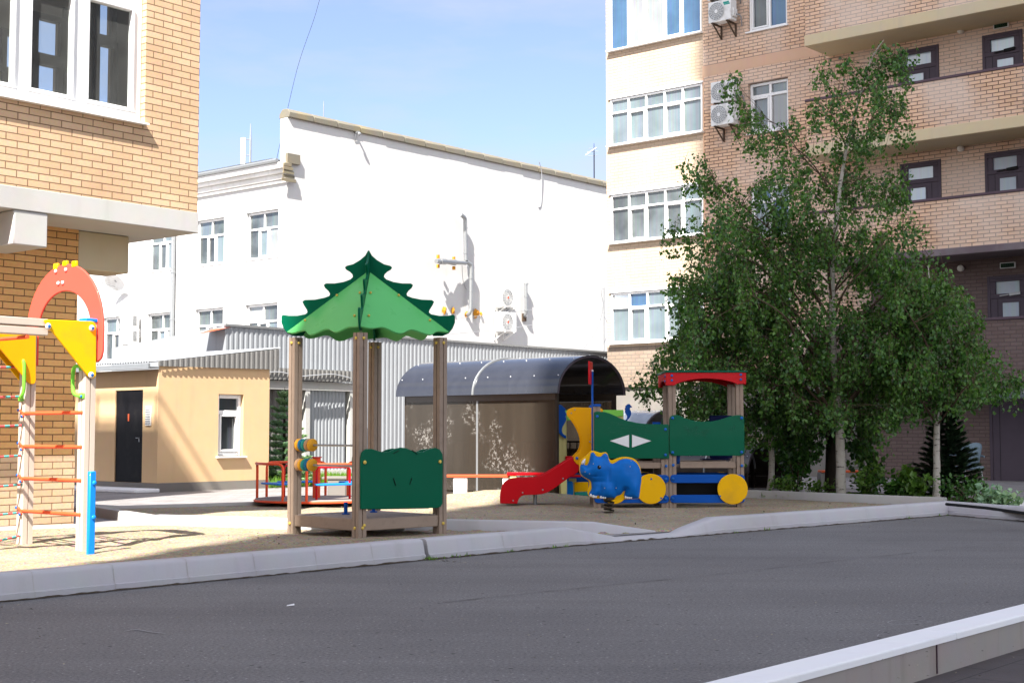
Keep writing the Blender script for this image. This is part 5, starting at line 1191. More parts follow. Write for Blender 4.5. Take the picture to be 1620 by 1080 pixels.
# slide
SY = 19.95; soff = SY-TY
so_ = [(60,842),(58,790),(62,745),(75,700),(95,670),(125,646),(165,634),(230,628),(300,627),(345,624),(400,610),(455,583),(520,545),(600,493),(685,441),(742,520),(728,572),(690,600),(650,622),(590,665),(540,702),(500,728),(460,750),(420,762),(370,768),(300,770),(265,772),(243,780),(225,795),(214,815),(207,845)]
for y in (0, .52): plate('slide', 'red', tr_, [sp(*p, SY) for p in so_], soff+y, soff+y+.024, bevel=.007)
ch = spline([Vector((sp(*p, SY)[0], 0, sp(*p, SY)[1])) for p in ((95,800),(105,740),(150,690),(230,672),(330,665),(430,640),(520,590),(620,525),(720,460))], 5)
mb = MB(); vs = []
for p in ch: vs += [(p.x, soff+.024, p.z), (p.x, soff+.519, p.z)]
mb.add(vs, [(2*i,2*i+2,2*i+3,2*i+1) for i in range(len(ch)-1)]); mb.build('slide_chute', 'grey_steel', tr_, smooth=True)
for zx, zy in ((598,630),(425,726),(253,750),(172,818)): p = sp(zx, zy, SY); caps(tr_, [(p[0], soff-.004, p[1])], 'grey_steel', r=.012)
p = sp(362, 770, SY); mb = MB(); mb.cyl((p[0],soff+.27,-.2),(p[0],soff+.27,p[1]+.06),.03,10); mb.build('slide_leg', 'alu', tr_, smooth=True)
am = [(640,72),(645,45),(660,30),(690,22),(780,24),(900,27),(925,32),(940,45),(938,60),(850,60),(848,395),(800,440),(750,480),(735,517),(715,505),(690,475),(686,452),(705,430),(735,400),(752,365),(758,330),(755,290),(745,250),(725,205),(700,160),(665,112),(648,92)]
ay = soff-.03
for y in (ay, ay+.60): plate('slide_gate', 'amber', tr_, [sp(*p, SY) for p in am], y, y+.022, bevel=.006)
caps(tr_, [(sp(*p, SY)[0], ay-.006, sp(*p, SY)[1]) for p in ((697,43),(668,72),(840,72),(826,315))], 'grey_steel', r=.011); caps(tr_, [(sp(715,456,SY)[0], ay-.01, sp(715,456,SY)[1])], 'cap_blue', r=.022)
box_part('gate_post', 'post', sp(868,0,SY)[0], sp(912,0,SY)[0], ay+.03, ay+.1, 0, sp(870,10,SY)[1])
fx = tp(238, 500, TY+.2)[0]; mb = MB(); mb.cyl((fx,.2,.2),(fx,.2,tp(238,112,TY+.2)[1]),.014,8); fpz = mb.build('flag_pole', 'blue', tr_, smooth=True); mb = MB(); mb.ball((fx,.2,tp(238,110,TY+.2)[1]), .018, 8); mb.build('knob', 'cap_white', fpz)
a, b = tp(226, 50, TY+.2), tp(226, 200, TY+.2); mb = MB(); mb.obox((a[0]-.005,.16,(a[1]+b[1])/2), (.010,.0,0), (.03,.16,0), (0,0,(a[1]-b[1])/2)); mb.build('flag', 'red', fpz, bevel=.004, seg=1)
box_part('tail_board', 'yellow', sp(832,0,SY)[0], sp(850,0,SY)[0], ay-.02, ay+.05, sp(840,470,SY)[1], sp(840,275,SY)[1])

# spring rhino
RY = 18.15; Rb = at(963.5, 811, RY); rh = thing('spring_rider', 'blue rhino spring rider with a yellow backing board', 'spring rider', (Rb.x, RY, ZS))
def rp_(zx, zy): p = at(780+zx/5.4, 640+zy/5.4, RY); return (p.x-Rb.x, p.z-ZS)
ye = [(735,520),(740,485),(760,458),(800,430),(822,408),(836,392),(860,392),(890,402),(920,412),(945,405),(968,404),(980,425),(990,463),(1012,476),(1040,465),(1075,450),(1120,443),(1170,448),(1210,462),(1245,500),(1262,550),(1268,640),(1255,720),(1250,790),(1240,802),(1150,806),(860,801),(822,783),(805,757),(808,725),(820,700),(824,660),(810,640),(780,625),(752,605),(737,575)]
plate('backing_board', 'yellow', rh, [rp_(*p) for p in smooth_poly(ye, 2)], -.022, .022, bevel=.006)
bo = [(830,432),(834,412),(846,404),(862,407),(872,424),(884,440),(905,444),(924,440),(936,424),(952,413),(970,417),(982,436),(987,462),(994,488),(1012,504),(1034,498),(1062,480),(1095,464),(1130,458),(1168,462),(1202,476),(1232,502),(1252,540),(1264,585),(1268,625),(1262,680),(1254,730),(1249,785),(1238,799),(1210,802),(1160,801),(1124,796),(1116,775),(1124,745),(1128,720),(1112,738),(1092,768),(1052,778),(1044,795),(1028,799),(960,800),(914,797),(908,780),(896,768),(884,786),(868,792),(838,784),(818,768),(820,748),(842,718),(840,680),(834,650),(812,634),(776,618),(748,592),(739,560),(742,520),(754,505),(774,503),(790,518),(806,512),(818,494),(824,462)]
bo2 = [rp_(*p) for p in smooth_poly(bo, 1)]
U = 1/5.4*RY/2250
bumps = [((880,545),(88,80),.060),((800,575),(50,42),.040),((1120,600),(125,115),.055),((1195,700),(60,85),.048),((975,720),(50,75),.042),((858,735),(36,45),.014),((850,425),(16,20),.02),((958,440),(20,24),.02)]
bz = [(rp_(*c), (s[0]*U, s[1]*U), h) for c, s, h in bumps]
eye_c = rp_(900, 530)
def rhh(x, y, d):
    if d <= 0: return 0
    t = min(1, d/.075); h = .055*math.sqrt(max(0, 1-(1-t)**2)); k = min(1, d/.05)
    s = 0
    for c, sg, a in bz: s += (a*math.exp(-(((x-c[0])/sg[0])**2+((y-c[1])/sg[1])**2)*1.1))**2
    h += math.sqrt(s)*k
    for (c, r) in ((rp_(985,570), (14*U,80*U)),(rp_(880,655), (85*U,12*U)),(rp_(918,720), (9*U,45*U)),(rp_(1040,730),(9*U,45*U)),(rp_(860,607),(50*U,5*U))):
        h -= .015*k*math.exp(-(((x-c[0])/r[0])**2+((y-c[1])/r[1])**2))
    return max(.002, h)
mb = MB()
for s in (-1, 1):
    vs, fs = fill_grid(bo2, .0095, rhh, lambda x, y, h: (x, s*(.021+h), y)); mb.add(vs, fs)
body = mb.build('body', 'rhino', rh, smooth=True, angle=70)
def hat(zx, zy): p = rp_(zx, zy); return p, rhh(p[0], p[1], nearest(p, bo2)[0] if inside(p, bo2) else 0)
for s in (-1, 1):
    mb = MB(); p, h = hat(902, 531); mb.ball((p[0], s*(.024+h), p[1]), .025, 12, (1,.45,1)); mb.build('eye', 'black', body, smooth=True)
    mb = MB(); mb.ball((p[0]+.008, s*(.036+h), p[1]+.009), .006, 8); mb.build('eye_glint', 'white_paint', body, smooth=True)
    hp = [rp_(*q) for q in ((756,510),(754,492),(764,474),(780,460),(789,458),(787,480),(783,500),(776,513))]
    vs, fs = fill_grid(hp, .006, lambda x, y, d: .02+min(.05, d*2.4), lambda x, y, h: (x, s*(.023+h), y)); mb = MB(); mb.add(vs, fs); mb.build('horn', 'white_paint', body, smooth=True, angle=70)
    for (zx, zy, w_) in ((834,770,20),(856,779,22),(876,783,14),(920,787,17),(938,789,17),(956,790,16),(1130,786,16),(1147,789,15),(1163,790,15),(1178,790,12)):
        p, h = hat(zx, zy); mb = MB(); mb.ball((p[0], s*(.022+max(h,.035)), p[1]), w_*.62*U, 8, (1,.9,1.15)); mb.build('toe', 'white_paint', body, smooth=True)
    for (zx, zy) in ((818,490),(852,502),(782,570),(820,587),(1176,478),(1165,526),(948,708),(1047,708)):
        p, h = hat(zx, zy); mb = MB(); mb.ball((p[0], s*(.024+h), p[1]), .0075, 8, (1,.5,1)); mb.build('bolt', 'grey_steel', body, smooth=True)
mb = MB(); n = 120; mb.tube([(.058*math.cos(2*PI*4.2*t/n), .058*math.sin(2*PI*4.2*t/n), -.02+.215*t/n) for t in range(n+1)], .0135, 8); mb.build('spring', 'steel_dark', rh, smooth=True)
mb = MB(); mb.cyl((0,0,.178),(0,0,.20),.075,16); mb.cyl((0,0,-.06),(0,0,-.0),.09,16); mb.build('spring_plate', 'steel_dark', rh)
mb = MB(); c = rp_(925, 640); mb.cyl((c[0],-.16,c[1]),(c[0],.16,c[1]),.0001,4)

# yellow post playhouse behind the train
PY = 23.0; P0 = at(893, 784, PY); ph = thing('playhouse', 'small playhouse on pale yellow posts with lime boards and blue seahorses', 'playhouse', (P0.x, PY, ZS))
def pp_(zx, zy, Y=PY): p = at(780+zx/5.4, 640+zy/5.4, Y); return (p.x-P0.x, p.z-ZS)
for zx, y in ((588,0),(620,1.0),(1085,0),(1090,1.0)): post('post', ph, pp_(zx,300)[0], y, -.3, pp_(588,52)[1], .11, 'pole_yellow')
lm = [(610,48),(1080,44),(1080,105),(950,128),(700,132),(640,134),(622,100)]
plate('fascia', 'lime', ph, [pp_(*p) for p in ((566,48),(1110,44),(1110,98),(1000,105),(640,132),(600,60),(566,60))], -.075, -.055); plate('fascia', 'lime', ph, [pp_(*p) for p in ((566,48),(1110,44),(1110,98),(640,132),(566,60))], 1.055, 1.075)
def seahorse(zx, zy, sc2, y, flip=1):
    pts = [(0,0),(10,-4),(20,0),(24,8),(34,14),(30,20),(20,20),(18,30),(26,44),(28,60),(22,76),(10,92),(-2,104),(-12,108),(-14,100),(-4,94),(2,84),(0,70),(-8,58),(-14,44),(-10,34),(-16,28),(-8,20),(-12,10),(-4,6)]
    o_ = [pp_(zx+flip*a*sc2, zy+b*sc2) for a, b in pts]; return plate('seahorse', 'blue', ph, smooth_poly(o_, 1), y, y+.03, bevel=.008)
seahorse(590, 8, 2.6, -.11, -1); seahorse(1140, -2, 1.35, -.1, 1)
plate('side_panel', 'blue_bright', ph, round_poly([pp_(*p) for p in ((400,782),(420,740),(560,650),(682,650),(686,776))], .04), -.02, .005)
plate('counter', 'yellow', ph, [pp_(*p) for p in ((695,660),(815,658),(815,740),(695,742))], -.02, .005); plate('kick_board', 'bead_teal', ph, [pp_(*p) for p in ((695,744),(860,742),(860,775),(695,778))], -.018, .004); plate('back_board', 'blue', ph, [pp_(*p) for p in ((640,600),(960,598),(960,740),(640,740))], .95, .97)
mb = MB(); a, b = pp_(615,438), pp_(690,428); mb.box(a[0], b[0]+.3, -.1, .25, a[1]-.05, a[1]); mb.build('shelf', 'red', ph, bevel=.01, seg=1); mb = MB(); a, b = pp_(640,600), pp_(745,600); mb.box(a[0], b[0], -.15, .4, a[1]-.03, a[1]); mb.build('seat', 'red', ph, bevel=.008, seg=1); mb = MB(); a = pp_(680,610); mb.box(a[0]-.06, a[0]+.06, 0, .12, 0, a[1]-.035); mb.build('leg', 'pole_yellow', ph)

# benches
def bench(label, px0, px1, pyt, pyb, Y, mat, legmat, group=None, legs=((.08,.0),(.92,0)), legw=.14, rz=0, dep=.36):
    a, b = at(px0, pyt, Y), at(px1, pyt, Y); t = thing('bench', label, 'bench', (a.x, Y, ZS if pyb > 770 else .055), rz, group); Lg = b.x-a.x; zt2 = a.z-t.location.z
    for k in range(3): mb = MB(); mb.box(0, Lg, k*dep/3, (k+.94)*dep/3, zt2-.04, zt2+random.uniform(-.003,.003)); mb.build('plank', mat, t, bevel=.006, seg=1)
    for f, _ in legs:
        x = Lg*f; mb = MB(); mb.prism([(.02,0),(.02,zt2-.042),(dep-.02,zt2-.042),(dep-.02,0),(dep*.66,0),(dep*.6,.07),(dep*.4,.07),(dep*.34,0)], x-legw/2, x+legw/2, 'yz'); mb.build('leg', legmat, t, bevel=.008, seg=1)
    return t
bench('bench with an orange plank seat on white concrete legs before the shelter', 702, 806, 751, 783, 22.7, 'orange_board', 'kerb_top', legs=((.25,0),(1.0,0)), legw=.22)
bench('red bench board on pale yellow legs between the shelter and the red slide', 802, 902, 747.5, 783, 22.4, 'red', 'pole_yellow', legs=((.1,0),(.9,0)), legw=.1)
bench('low dark concrete bench standing behind the merry-go-round', 509, 566, 754, 786, 22.9, 'plinth', 'plinth', legs=((.42,0),(.9,0)), legw=.3)
bench('pale legged bench with a rusty red seat by the brown wall', 1300, 1386, 744, 768, 26.3, 'orange_board', 'plinth', legs=((.04,0),(.92,0)), legw=.12)

# barrel roofed shelters
def barrel(name, label, org, rz, W, Lg, ze, rise, roofm, ov=.12, wallm=None, base=.0, endm=None, n=20, z0=.0, railing=True):
    t = thing(name, label, 'shelter', org, rz); hw = W/2+ov; vs = []
    def arcp(k, h=0): th = PI*k/n; return (W/2-math.cos(th)*(hw+h), ze+math.sin(th)*(rise+h))
    mb = MB(); o1 = [arcp(k, .006) for k in range(n+1)]; o2 = [arcp(k, -.006) for k in range(n+1)]
    ring = o1+o2[::-1]; mb.prism(ring, -ov, Lg/2-.012, 'xz'); mb.build('roof_sheet', roofm, t, smooth=True, angle=30); mb = MB(); mb.prism(ring, Lg/2+.012, Lg+ov, 'xz'); mb.build('roof_sheet', roofm, t, smooth=True, angle=30)
    for y in (-ov+.01, Lg/2, Lg+ov-.01):
        mb = MB(); mb.tube([(arcp(k, -.022)[0], y, arcp(k, -.022)[1]) for k in range(n+1)], .02, 6); mb.build('rib', 'door_brown' if y != Lg/2 else 'alu', t, smooth=True)
    mb = MB(); mb.tube([(arcp(k,.012)[0], Lg/2, arcp(k,.012)[1]) for k in range(n+1)], .02, 6); mb.build('joint_strip', 'grey_steel', t, smooth=True)
    mb = MB()
    for y in [(-ov+.06)+(Lg+2*ov-.12)*k/7 for k in range(8)]:
        for k in (3, 7, 10): p = arcp(k, .01); mb.ball((p[0], y, p[1]), .011, 6)
    s_ = mb.build('roof_screws', 'cap_white', t); s_['kind'] = 'stuff'
    for x in (0, W):
        for y in (0, Lg/2, Lg): mb = MB(); mb.box(x-.03, x+.03, y-.03, y+.03, z0, ze+.02); mb.build('post', 'dark_frame', t)
        mb = MB(); mb.box(x-.025, x+.025, 0, Lg, ze-.09, ze-.03); mb.build('eaves_bar', 'dark_frame', t)
    if wallm:
        for x in (-.034, W+.028):
            for a, b in ((.0,Lg/2-.004),(Lg/2+.004,Lg)): mb = MB(); mb.box(x, x+.006, a, b, base, ze-.1); mb.build('wall_sheet', wallm, t)
            mb = MB(); mb.box(x-.0, x+.01, 0, Lg, ze-.099, ze+.03); mb.build('top_strip', 'poly_dark', t)
        mb = MB(); mb.box(-.036, -.030, Lg/2-.02, Lg/2+.02, base, ze-.1); mb.build('joint_strip', 'grey_steel', t)
    if endm:
        mb = MB(); pts = [(.02, z0+.3 if False else z0), *[(W/2-math.cos(PI*k/n)*(W/2-.02), ze+math.sin(PI*k/n)*(rise-.04)) for k in range(n+1)], (W-.02, z0)]; mb.prism(pts, Lg-.02, Lg-.01, 'xz'); mb.build('end_sheet', endm, t)
    if railing:
        for x in (.12, W-.12):
            mb = MB()
            for k in range(int(Lg/.15)): mb.box(x-.008, x+.008, .08+k*.15, .096+k*.15, z0, .85)
            mb.box(x-.012, x+.012, .05, Lg-.05, .85, .88); mb.build('railing', 'black', t)
    return t
SH = Vector(((880-810)/2250*22.6, 22.6, ZS)); 
ze_ = wallpt(878, 622, (SH.x,SH.y), GR, 0, 'y')[1]-ZS; zr_ = wallpt(925, 562, (SH.x,SH.y), GR, -.1, 'y')[1]-ZS
barrel('shelter', 'brown polycarbonate shelter with a barrel roof behind the gazebo', SH, GR, 1.55, 3.3, ze_, zr_-ze_, 'poly_roof', .14, 'poly_wall', .06, 'poly_dark')
mb = MB(); mb.box(.1,1.45,.1,3.2,-.2,.02); o = mb.build('shelter_floor', 'concrete'); o.location = SH; o.rotation_euler = (0,0,GR); struct(o)
def lowshelter(label, px, pye, pyr, Y, W, Lg, roofm, endm, **kw):
    O_ = at(px, pye, Y); zr2 = at(px, pyr, Y+.5).z; return barrel('shelter', label, Vector((O_.x, Y, .06)), GR, W, Lg, O_.z-.06, zr2-O_.z, roofm, .1, endm, .0, endm, railing=False, **kw)
lowshelter('low pale canopy over steps glimpsed behind the slide and the train', 1010, 710, 649, 27.5, 1.6, 2.2, 'poly_pale', 'poly_dark')
lowshelter('low dark barrel canopy behind the right end of the play train', 1180, 748, 690, 25.2, 1.6, 1.6, 'poly_dark', 'poly_dark')

# chair and small fittings by the brown wall
c0 = onz(1530, 770, .055); c0 = Vector((c0.x, 26.3, .055)); c0.x = at(1527, 760, 26.3).x; ch_ = thing('chair', 'grey blue wicker chair standing by the brown door', 'chair', c0, R(-150))
mb = MB(); mb.box(-.24,.24,-.22,.24,.38,.43); mb.build('seat', 'chair_blue', ch_, bevel=.015)
mb = MB(); vs = []
for i in range(9):
    t = -1+i/4; vs += [(t*.26, .22-.10*t*t*1.4, .36), (t*.28, .30-.10*t*t*1.4, .86-.10*t*t)]
mb.add(vs, [(2*i,2*i+2,2*i+3,2*i+1) for i in range(8)]); o = mb.build('backrest', 'chair_blue', ch_, smooth=True); md = o.modifiers.new('s','SOLIDIFY'); md.thickness = .025
for sx in (-1,1):
    for sy in (-1,1): mb = MB(); mb.tube([(sx*.21, sy*.19, .38),(sx*.24, sy*.22, 0)], .014, 6); mb.build('leg', 'alu', ch_)
    mb = MB(); mb.tube(spline([(sx*.25,-.2,.4),(sx*.27,-.2,.6),(sx*.27,.0,.64),(sx*.27,.22,.6)], 5), .018, 6); mb.build('armrest', 'chair_blue', ch_, smooth=True)
mb = MB(); p = rwp(1507, 685, .02); a = Vector((math.cos(RZ), math.sin(RZ), 0)); nrm = Vector((math.sin(RZ), -math.cos(RZ), 0)); mb.obox(p, a*.08, nrm*.02, (0,0,.08)); tag(mb.build('junction_box', 'white_steel', bevel=.008), 'small white box on the brown brick wall left of the brown door', 'box')
mb = MB(); mb.box(-.25,.25,-.05,.05,0,.35); 

# ------------------------------------------------------------------ plants
def leaf(vs, fs, p, d, n_, l, w_):
    """one folded leaf: four points, two faces"""
    s = d.cross(n_).normalized(); o = len(vs)
    vs += [p, p+d*l*.45+s*w_*.5+n_*w_*.15, p+d*l, p+d*l*.45-s*w_*.5+n_*w_*.15]; fs += [(o,o+1,o+2),(o,o+2,o+3)]
rnd = random.Random(11)
def rv(): 
    while True:
        v = Vector((rnd.uniform(-1,1), rnd.uniform(-1,1), rnd.uniform(-1,1)))
        if .05 < v.length < 1: return v
def tree(name, label, trunk, radii, poly, nclump, D, dr_, lmat, barkm, leafl=.058, per=70, hang=.45, spread=.26, dens=None, group=None, twigm='twig', extra=()):
    base = trunk[0]; t = thing(name, label, 'tree', base, 0, group)
    tk = spline(trunk, 5); T = [p-base for p in tk]; rr = []
    for i in range(len(T)): f = i/(len(T)-1)*(len(radii)-1); k = min(int(f), len(radii)-2); rr.append(radii[k]*(1-f+k)+radii[k+1]*(f-k))
    mb = MB(); mb.tube([Vector(p)+rv()*.008 for p in T], rr, 10); 
    vs, fs = [], []; br = MB(); xs = [p[0] for p in poly]; ys = [p[1] for p in poly]; pts = []
    while len(pts) < nclump:
        p = (rnd.uniform(min(xs),max(xs)), rnd.uniform(min(ys),max(ys)))
        if not inside(p, poly): continue
        if dens and rnd.random() > dens(p): continue
        pts.append((p[0], p[1], max(-1.3,min(1.3,rnd.gauss(0,.55)))*dr_))
    pts += list(extra)
    C = [at(px, py, D+dd)-base for (px, py, dd) in pts]; rnd.shuffle(C); limbs = []; nl = max(14, len(C)//9)
    def hl(v): return math.hypot(v.x, v.y)
    nodes = [(T[i], rr[i]) for i in range(len(T)) if T[i].z > 1.0]
    for n_c, c in enumerate(C):
        if n_c < nl:
            h = c.z-hl(c)*rnd.uniform(.7,1.0)-.1; k = min(range(len(T)), key=lambda i: abs(T[i].z-max(1.1,h))); s, r_s = T[k], rr[k]*.5
            dv = c-s; bow = Vector((0,0,dv.length*rnd.uniform(.04,.12))); seg_ = 6
        else:
            near = sorted(nodes, key=lambda q: (q[0]-c).length + .9*max(0, q[0].z-c.z+.15))[:3]; s, r_s = rnd.choice(near); dv = c-s; bow = Vector((0,0,dv.length*.06)); seg_ = 3
        m1 = s+dv*.35+bow+rv()*.09*dv.length; m2 = s+dv*.7+bow+rv()*.09*dv.length
        pth = spline([s, m1, m2, c], seg_); r0 = min(r_s*.8, .005+.009*dv.length) if n_c < nl else min(r_s*.8, .0035+.004*dv.length)
        rs_ = [max(.002, r0*(1-i/len(pth)*.75)) for i in range(len(pth))]; br.tube(pth, rs_, 6 if n_c < nl else 4, False)
        if n_c < nl: nodes += list(zip(pth[3:], rs_[3:]))
        for q in range(rnd.randint(5,8)):
            st = c+rv()*spread*.7 if q else c; 
            if q > 3: st = Vector(pth[rnd.randint(len(pth)//2, len(pth)-1)])+rv()*spread*.4
            L_ = rnd.uniform(.4,1)*hang; dr2 = (rv()*.5+Vector((0,0,-1))).normalized(); en = st+dr2*L_; br.tube([st, st.lerp(en,.5)+rv()*.03, en], [.003,.0025,.0015], 3, False)
            for _ in range(per//6):
                p = st.lerp(en, rnd.random()**.8)+rv()*spread*.33; d = (rv()*.8+Vector((0,0,-.55))).normalized(); n2 = rv(); n2 = (n2-d*n2.dot(d)+Vector((0,0,.15))).normalized(); l = leafl*rnd.uniform(.45,1.25); leaf(vs, fs, p, d, n2, l, l*.8)
    mb.build('trunk', barkm, t, smooth=True); br.build('branches', twigm, t, smooth=True, fixn=False)
    lm_ = MB(); lm_.add(vs, fs); cr_ = lm_.build('crown', lmat, t, fixn=False); return t
def tpath(pts, D, dd=None): return [at(x, y, D+(dd[i] if dd else 0)) for i, (x, y) in enumerate(pts)]
b2 = onz(1330, 788, .09).y
poly2 = [(1400,60),(1428,72),(1436,150),(1424,205),(1440,255),(1446,330),(1478,395),(1498,450),(1480,560),(1440,640),(1380,665),(1300,650),(1200,620),(1120,585),(1070,520),(1055,440),(1062,375),(1100,330),(1092,262),(1100,248),(1140,275),(1180,300),(1192,250),(1165,160),(1152,118),(1160,108),(1180,140),(1205,190),(1262,180),(1300,100),(1325,86),(1352,100)]
tree('birch_tree', 'tallest birch with a white trunk and a loose pointed crown', tpath([(1331,790),(1329,700),(1326,640),(1318,560),(1316,480),(1317,410),(1326,320),(1336,250),(1356,170),(1376,100),(1398,64)], b2, [0,0,.02,.05,.05,0,0,.05,.1,.1,.1]), [.082,.068,.058,.05,.042,.032,.022,.014,.006], poly2, 470, b2, 1.15, 'leaf_birch', 'birch', .068, 84, .5, .27,
     lambda p: .27 if p[1] < 240 else (.50 if p[1] < 330 else (1.0 if p[0] > 1130 else .75)), extra=[(1155,115,.2),(1161,132,.2),(1168,152,.1),(1178,176,.1),(1187,205,0),(1100,248,-.3),(1109,264,-.3),(1123,284,-.2),(1142,302,-.2),(1062,352,.2),(1075,345,.2),(1310,95,.3),(1335,92,.2),(1352,112,.1),(1322,132,.2),(1300,110,.3),(1432,78,-.1),(1433,112,-.2),(1436,160,-.2),(1428,200,-.2),(1398,72,0),(1404,95,.1),(1390,110,-.1),(1412,85,0),(1385,140,.1),(1378,100,0),(1420,80,0)])
b1 = onz(1217, 783, .09).y
poly1 = [(1008,590),(1028,565),(1060,520),(1075,460),(1110,430),(1180,410),(1240,440),(1258,560),(1250,660),(1200,690),(1130,665),(1085,640),(1040,625),(1015,615)]
tree('birch_tree', 'leaning birch behind the red roof of the play train', tpath([(1217,785),(1221,740),(1219,690),(1210,640),(1204,590),(1200,540),(1190,470),(1180,420)], b1), [.058,.05,.044,.036,.028,.02,.008], poly1, 185, b1, 1.0, 'leaf_birch', 'birch', .068, 84, .45, .27)
b3 = onz(1482, 791, .09).y
poly3 = [(1400,440),(1440,415),(1480,418),(1530,460),(1545,500),(1570,540),(1582,585),(1545,610),(1500,640),(1430,640),(1385,590),(1380,500)]
tree('birch_tree', 'slim straight birch nearest the brown door', tpath([(1482,794),(1482,720),(1482,640),(1481,560),(1478,500),(1472,450),(1468,420)], b3), [.060,.05,.042,.034,.025,.016,.006], poly3, 185, b3, .9, 'leaf_birch', 'birch', .068, 80, .42, .26, extra=[(1585,572,.2),(1600,585,.1),(1610,600,.2),(1598,606,.0),(1618,590,.2),(1575,600,0)])
b4 = onz(1317, 780, .09).y
poly4 = [(1225,560),(1300,540),(1400,550),(1430,600),(1425,660),(1400,690),(1385,740),(1365,745),(1345,700),(1330,690),(1290,700),(1270,740),(1240,720),(1212,680)]
tree('linden_tree', 'dark broad leaved tree with a black trunk behind the tallest birch', tpath([(1315,781),(1315,720),(1316,650),(1314,590),(1312,540)], b4), [.11,.10,.09,.07,.03], poly4, 110, b4, .9, 'leaf_dark', 'bark', .11, 46, .4, .3)
def bush(name, label, px, py, h_, w_, nl, lmat, ll=.07, Y=None, stems=7, cat='shrub', group='shrubs in the garden bed'):
    p0 = onz(px, py, .1); 
    if Y: p0 = Vector((at(px, py, Y).x, Y, .06))
    t = thing(name, label, cat, p0, 0, group); br = MB(); vs, fs = [], []
    for k in range(stems):
        a = rnd.uniform(0, 2*PI); e = Vector((math.cos(a)*w_*rnd.uniform(.3,1), math.sin(a)*w_*rnd.uniform(.3,1), h_*rnd.uniform(.55,1))); pth = spline([Vector((0,0,-.03)), e*.5+Vector((0,0,.1*h_)), e], 4); br.tube(pth, [.008*(1-i/len(pth)*.7) for i in range(len(pth))], 5, False)
        for _ in range(nl//stems):
            i = rnd.randint(2, len(pth)-1); p = pth[i]+rv()*w_*.42; p.z = max(.01, p.z); d = (rv()+Vector((0,0,.1))).normalized(); n2 = rv(); n2 = (n2-d*n2.dot(d)+Vector((0,0,.5))).normalized(); l = ll*rnd.uniform(.6,1.3); leaf(vs, fs, p, d, n2, l, l*.72)
    br.build('stems', 'twig', t, fixn=False); m_ = MB(); m_.add(vs, fs); m_.build('leaves', lmat, t, fixn=False); return t
for (px, py, h_, w_, nl, m_, ll, lab) in (
    (1262,782,.95,.35,420,'leaf_dark',.08,'tall thin shrub with arching stems between the two left birches'),
    (1240,784,.25,.28,170,'leaf_shrub',.07,'low bright plant at the foot of the leaning birch'),
    (1290,785,.22,.3,170,'leaf_shrub',.07,'low bright plant left of the black trunk'),
    (1368,786,.46,.36,420,'leaf_shrub',.085,'yellow green shrub right of the tallest birch trunk'),
    (1412,788,.27,.3,260,'leaf_dark',.09,'low dark shrub halfway between the two right birch trunks'),
    (1448,789,.36,.32,260,'leaf_shrub',.13,'broad leaved plant left of the slim birch trunk'),
    (1440,783,.5,.2,160,'leaf_shrub',.08,'bright upright plant behind the broad leaved one'),
    (1535,796,.34,.42,360,'leaf_dark',.06,'dark spreading shrub right of the slim birch trunk'),
    (1572,801,.20,.34,300,'needle_blue',.10,'pale tufted plant at the corner of the white kerb')): bush('shrub', lab, px, py, h_, w_, nl, m_, ll)
def spruce(label, px, py, pyt, D, rad, mat, tiers, group=None, zb=.06):
    b_ = at(px, py, D); b_.z = zb; H_ = at(px, pyt, D).z-zb; t = thing('spruce_tree', label, 'tree', b_, 0, group)
    mb = MB(); mb.tube([(0,0,-.1),(0,0,H_*.6),(0,0,H_)], [.045,.025,.005], 8); mb.build('trunk', 'bark', t); vs, fs = [], []; br = MB()
    for k in range(tiers):
        f = k/tiers; z = H_*(.06+.92*f); r = rad*(1-f)**.85+.05; m_ = max(5, int(13*(1-f)+4))
        for j in range(m_):
            a = 2*PI*(j+rnd.random()*.6)/m_; r2 = r*rnd.uniform(.75,1.1); e = Vector((math.cos(a)*r2, math.sin(a)*r2, z-r2*.12+.1*r2)); s = Vector((0,0,z)); mid = s.lerp(e,.5)+Vector((0,0,-.05*r2)); pth = spline([s,mid,e+Vector((0,0,.05))], 4); br.tube(pth, [.008]*len(pth), 4, False)
            for i in range(1, len(pth)):
                for q in range(60):
                    p = pth[i-1].lerp(pth[i], rnd.random()); out = (pth[i]-pth[i-1]).normalized(); sd2 = Vector((-out.y,out.x,0))*rnd.choice((-1,1)); d = (out*.7+sd2*rnd.uniform(.3,1.1)+Vector((0,0,rnd.uniform(-.25,.25)))).normalized(); leaf(vs, fs, p+rv()*.02, (d+rv()*.25).normalized(), (Vector((0,0,1))+rv()*.9).normalized(), .075*rnd.uniform(.5,1.2), .013)
    br.build('branches', 'twig', t, fixn=False); m2 = MB(); m2.add(vs, fs); m2.build('crown', mat, t, fixn=False); return t
spruce('small dark spruce behind the slim birch trunk', 1500, 789, 630, 22.6, .56, 'needle_dark', 18)
spruce('small pale green spruce between the hut and the garage front', 449, 765, 612, 27.9, .62, 'needle_blue', 13)
# grass strips
def grass(poly_px, n, z, hgt=.12):
    pl = [onz(x, y, z) for x, y in poly_px]; pl = [(p.x,p.y) for p in pl]; vs, fs = [], []; xs = [p[0] for p in pl]; ys = [p[1] for p in pl]; k = 0
    while k < n:
        p = (rnd.uniform(min(xs),max(xs)), rnd.uniform(min(ys),max(ys)))
        if not inside(p, pl): continue
        k += 1; d = (Vector((0,0,1))+rv()*.5).normalized(); leaf(vs, fs, Vector((p[0],p[1],z-.01)), d, rv().normalized(), hgt*rnd.uniform(.5,1.4), .014)
    m_ = MB(); m_.add(vs, fs); return struct(m_.build('grass', 'grass', fixn=False), 'stuff')
grass([(425,772),(520,768),(575,768),(575,762),(520,761),(425,764)], 5000, .06, .2)
grass([(1200,786),(1330,790),(1480,796),(1480,788),(1330,782),(1200,780)], 1500, .1, .07)
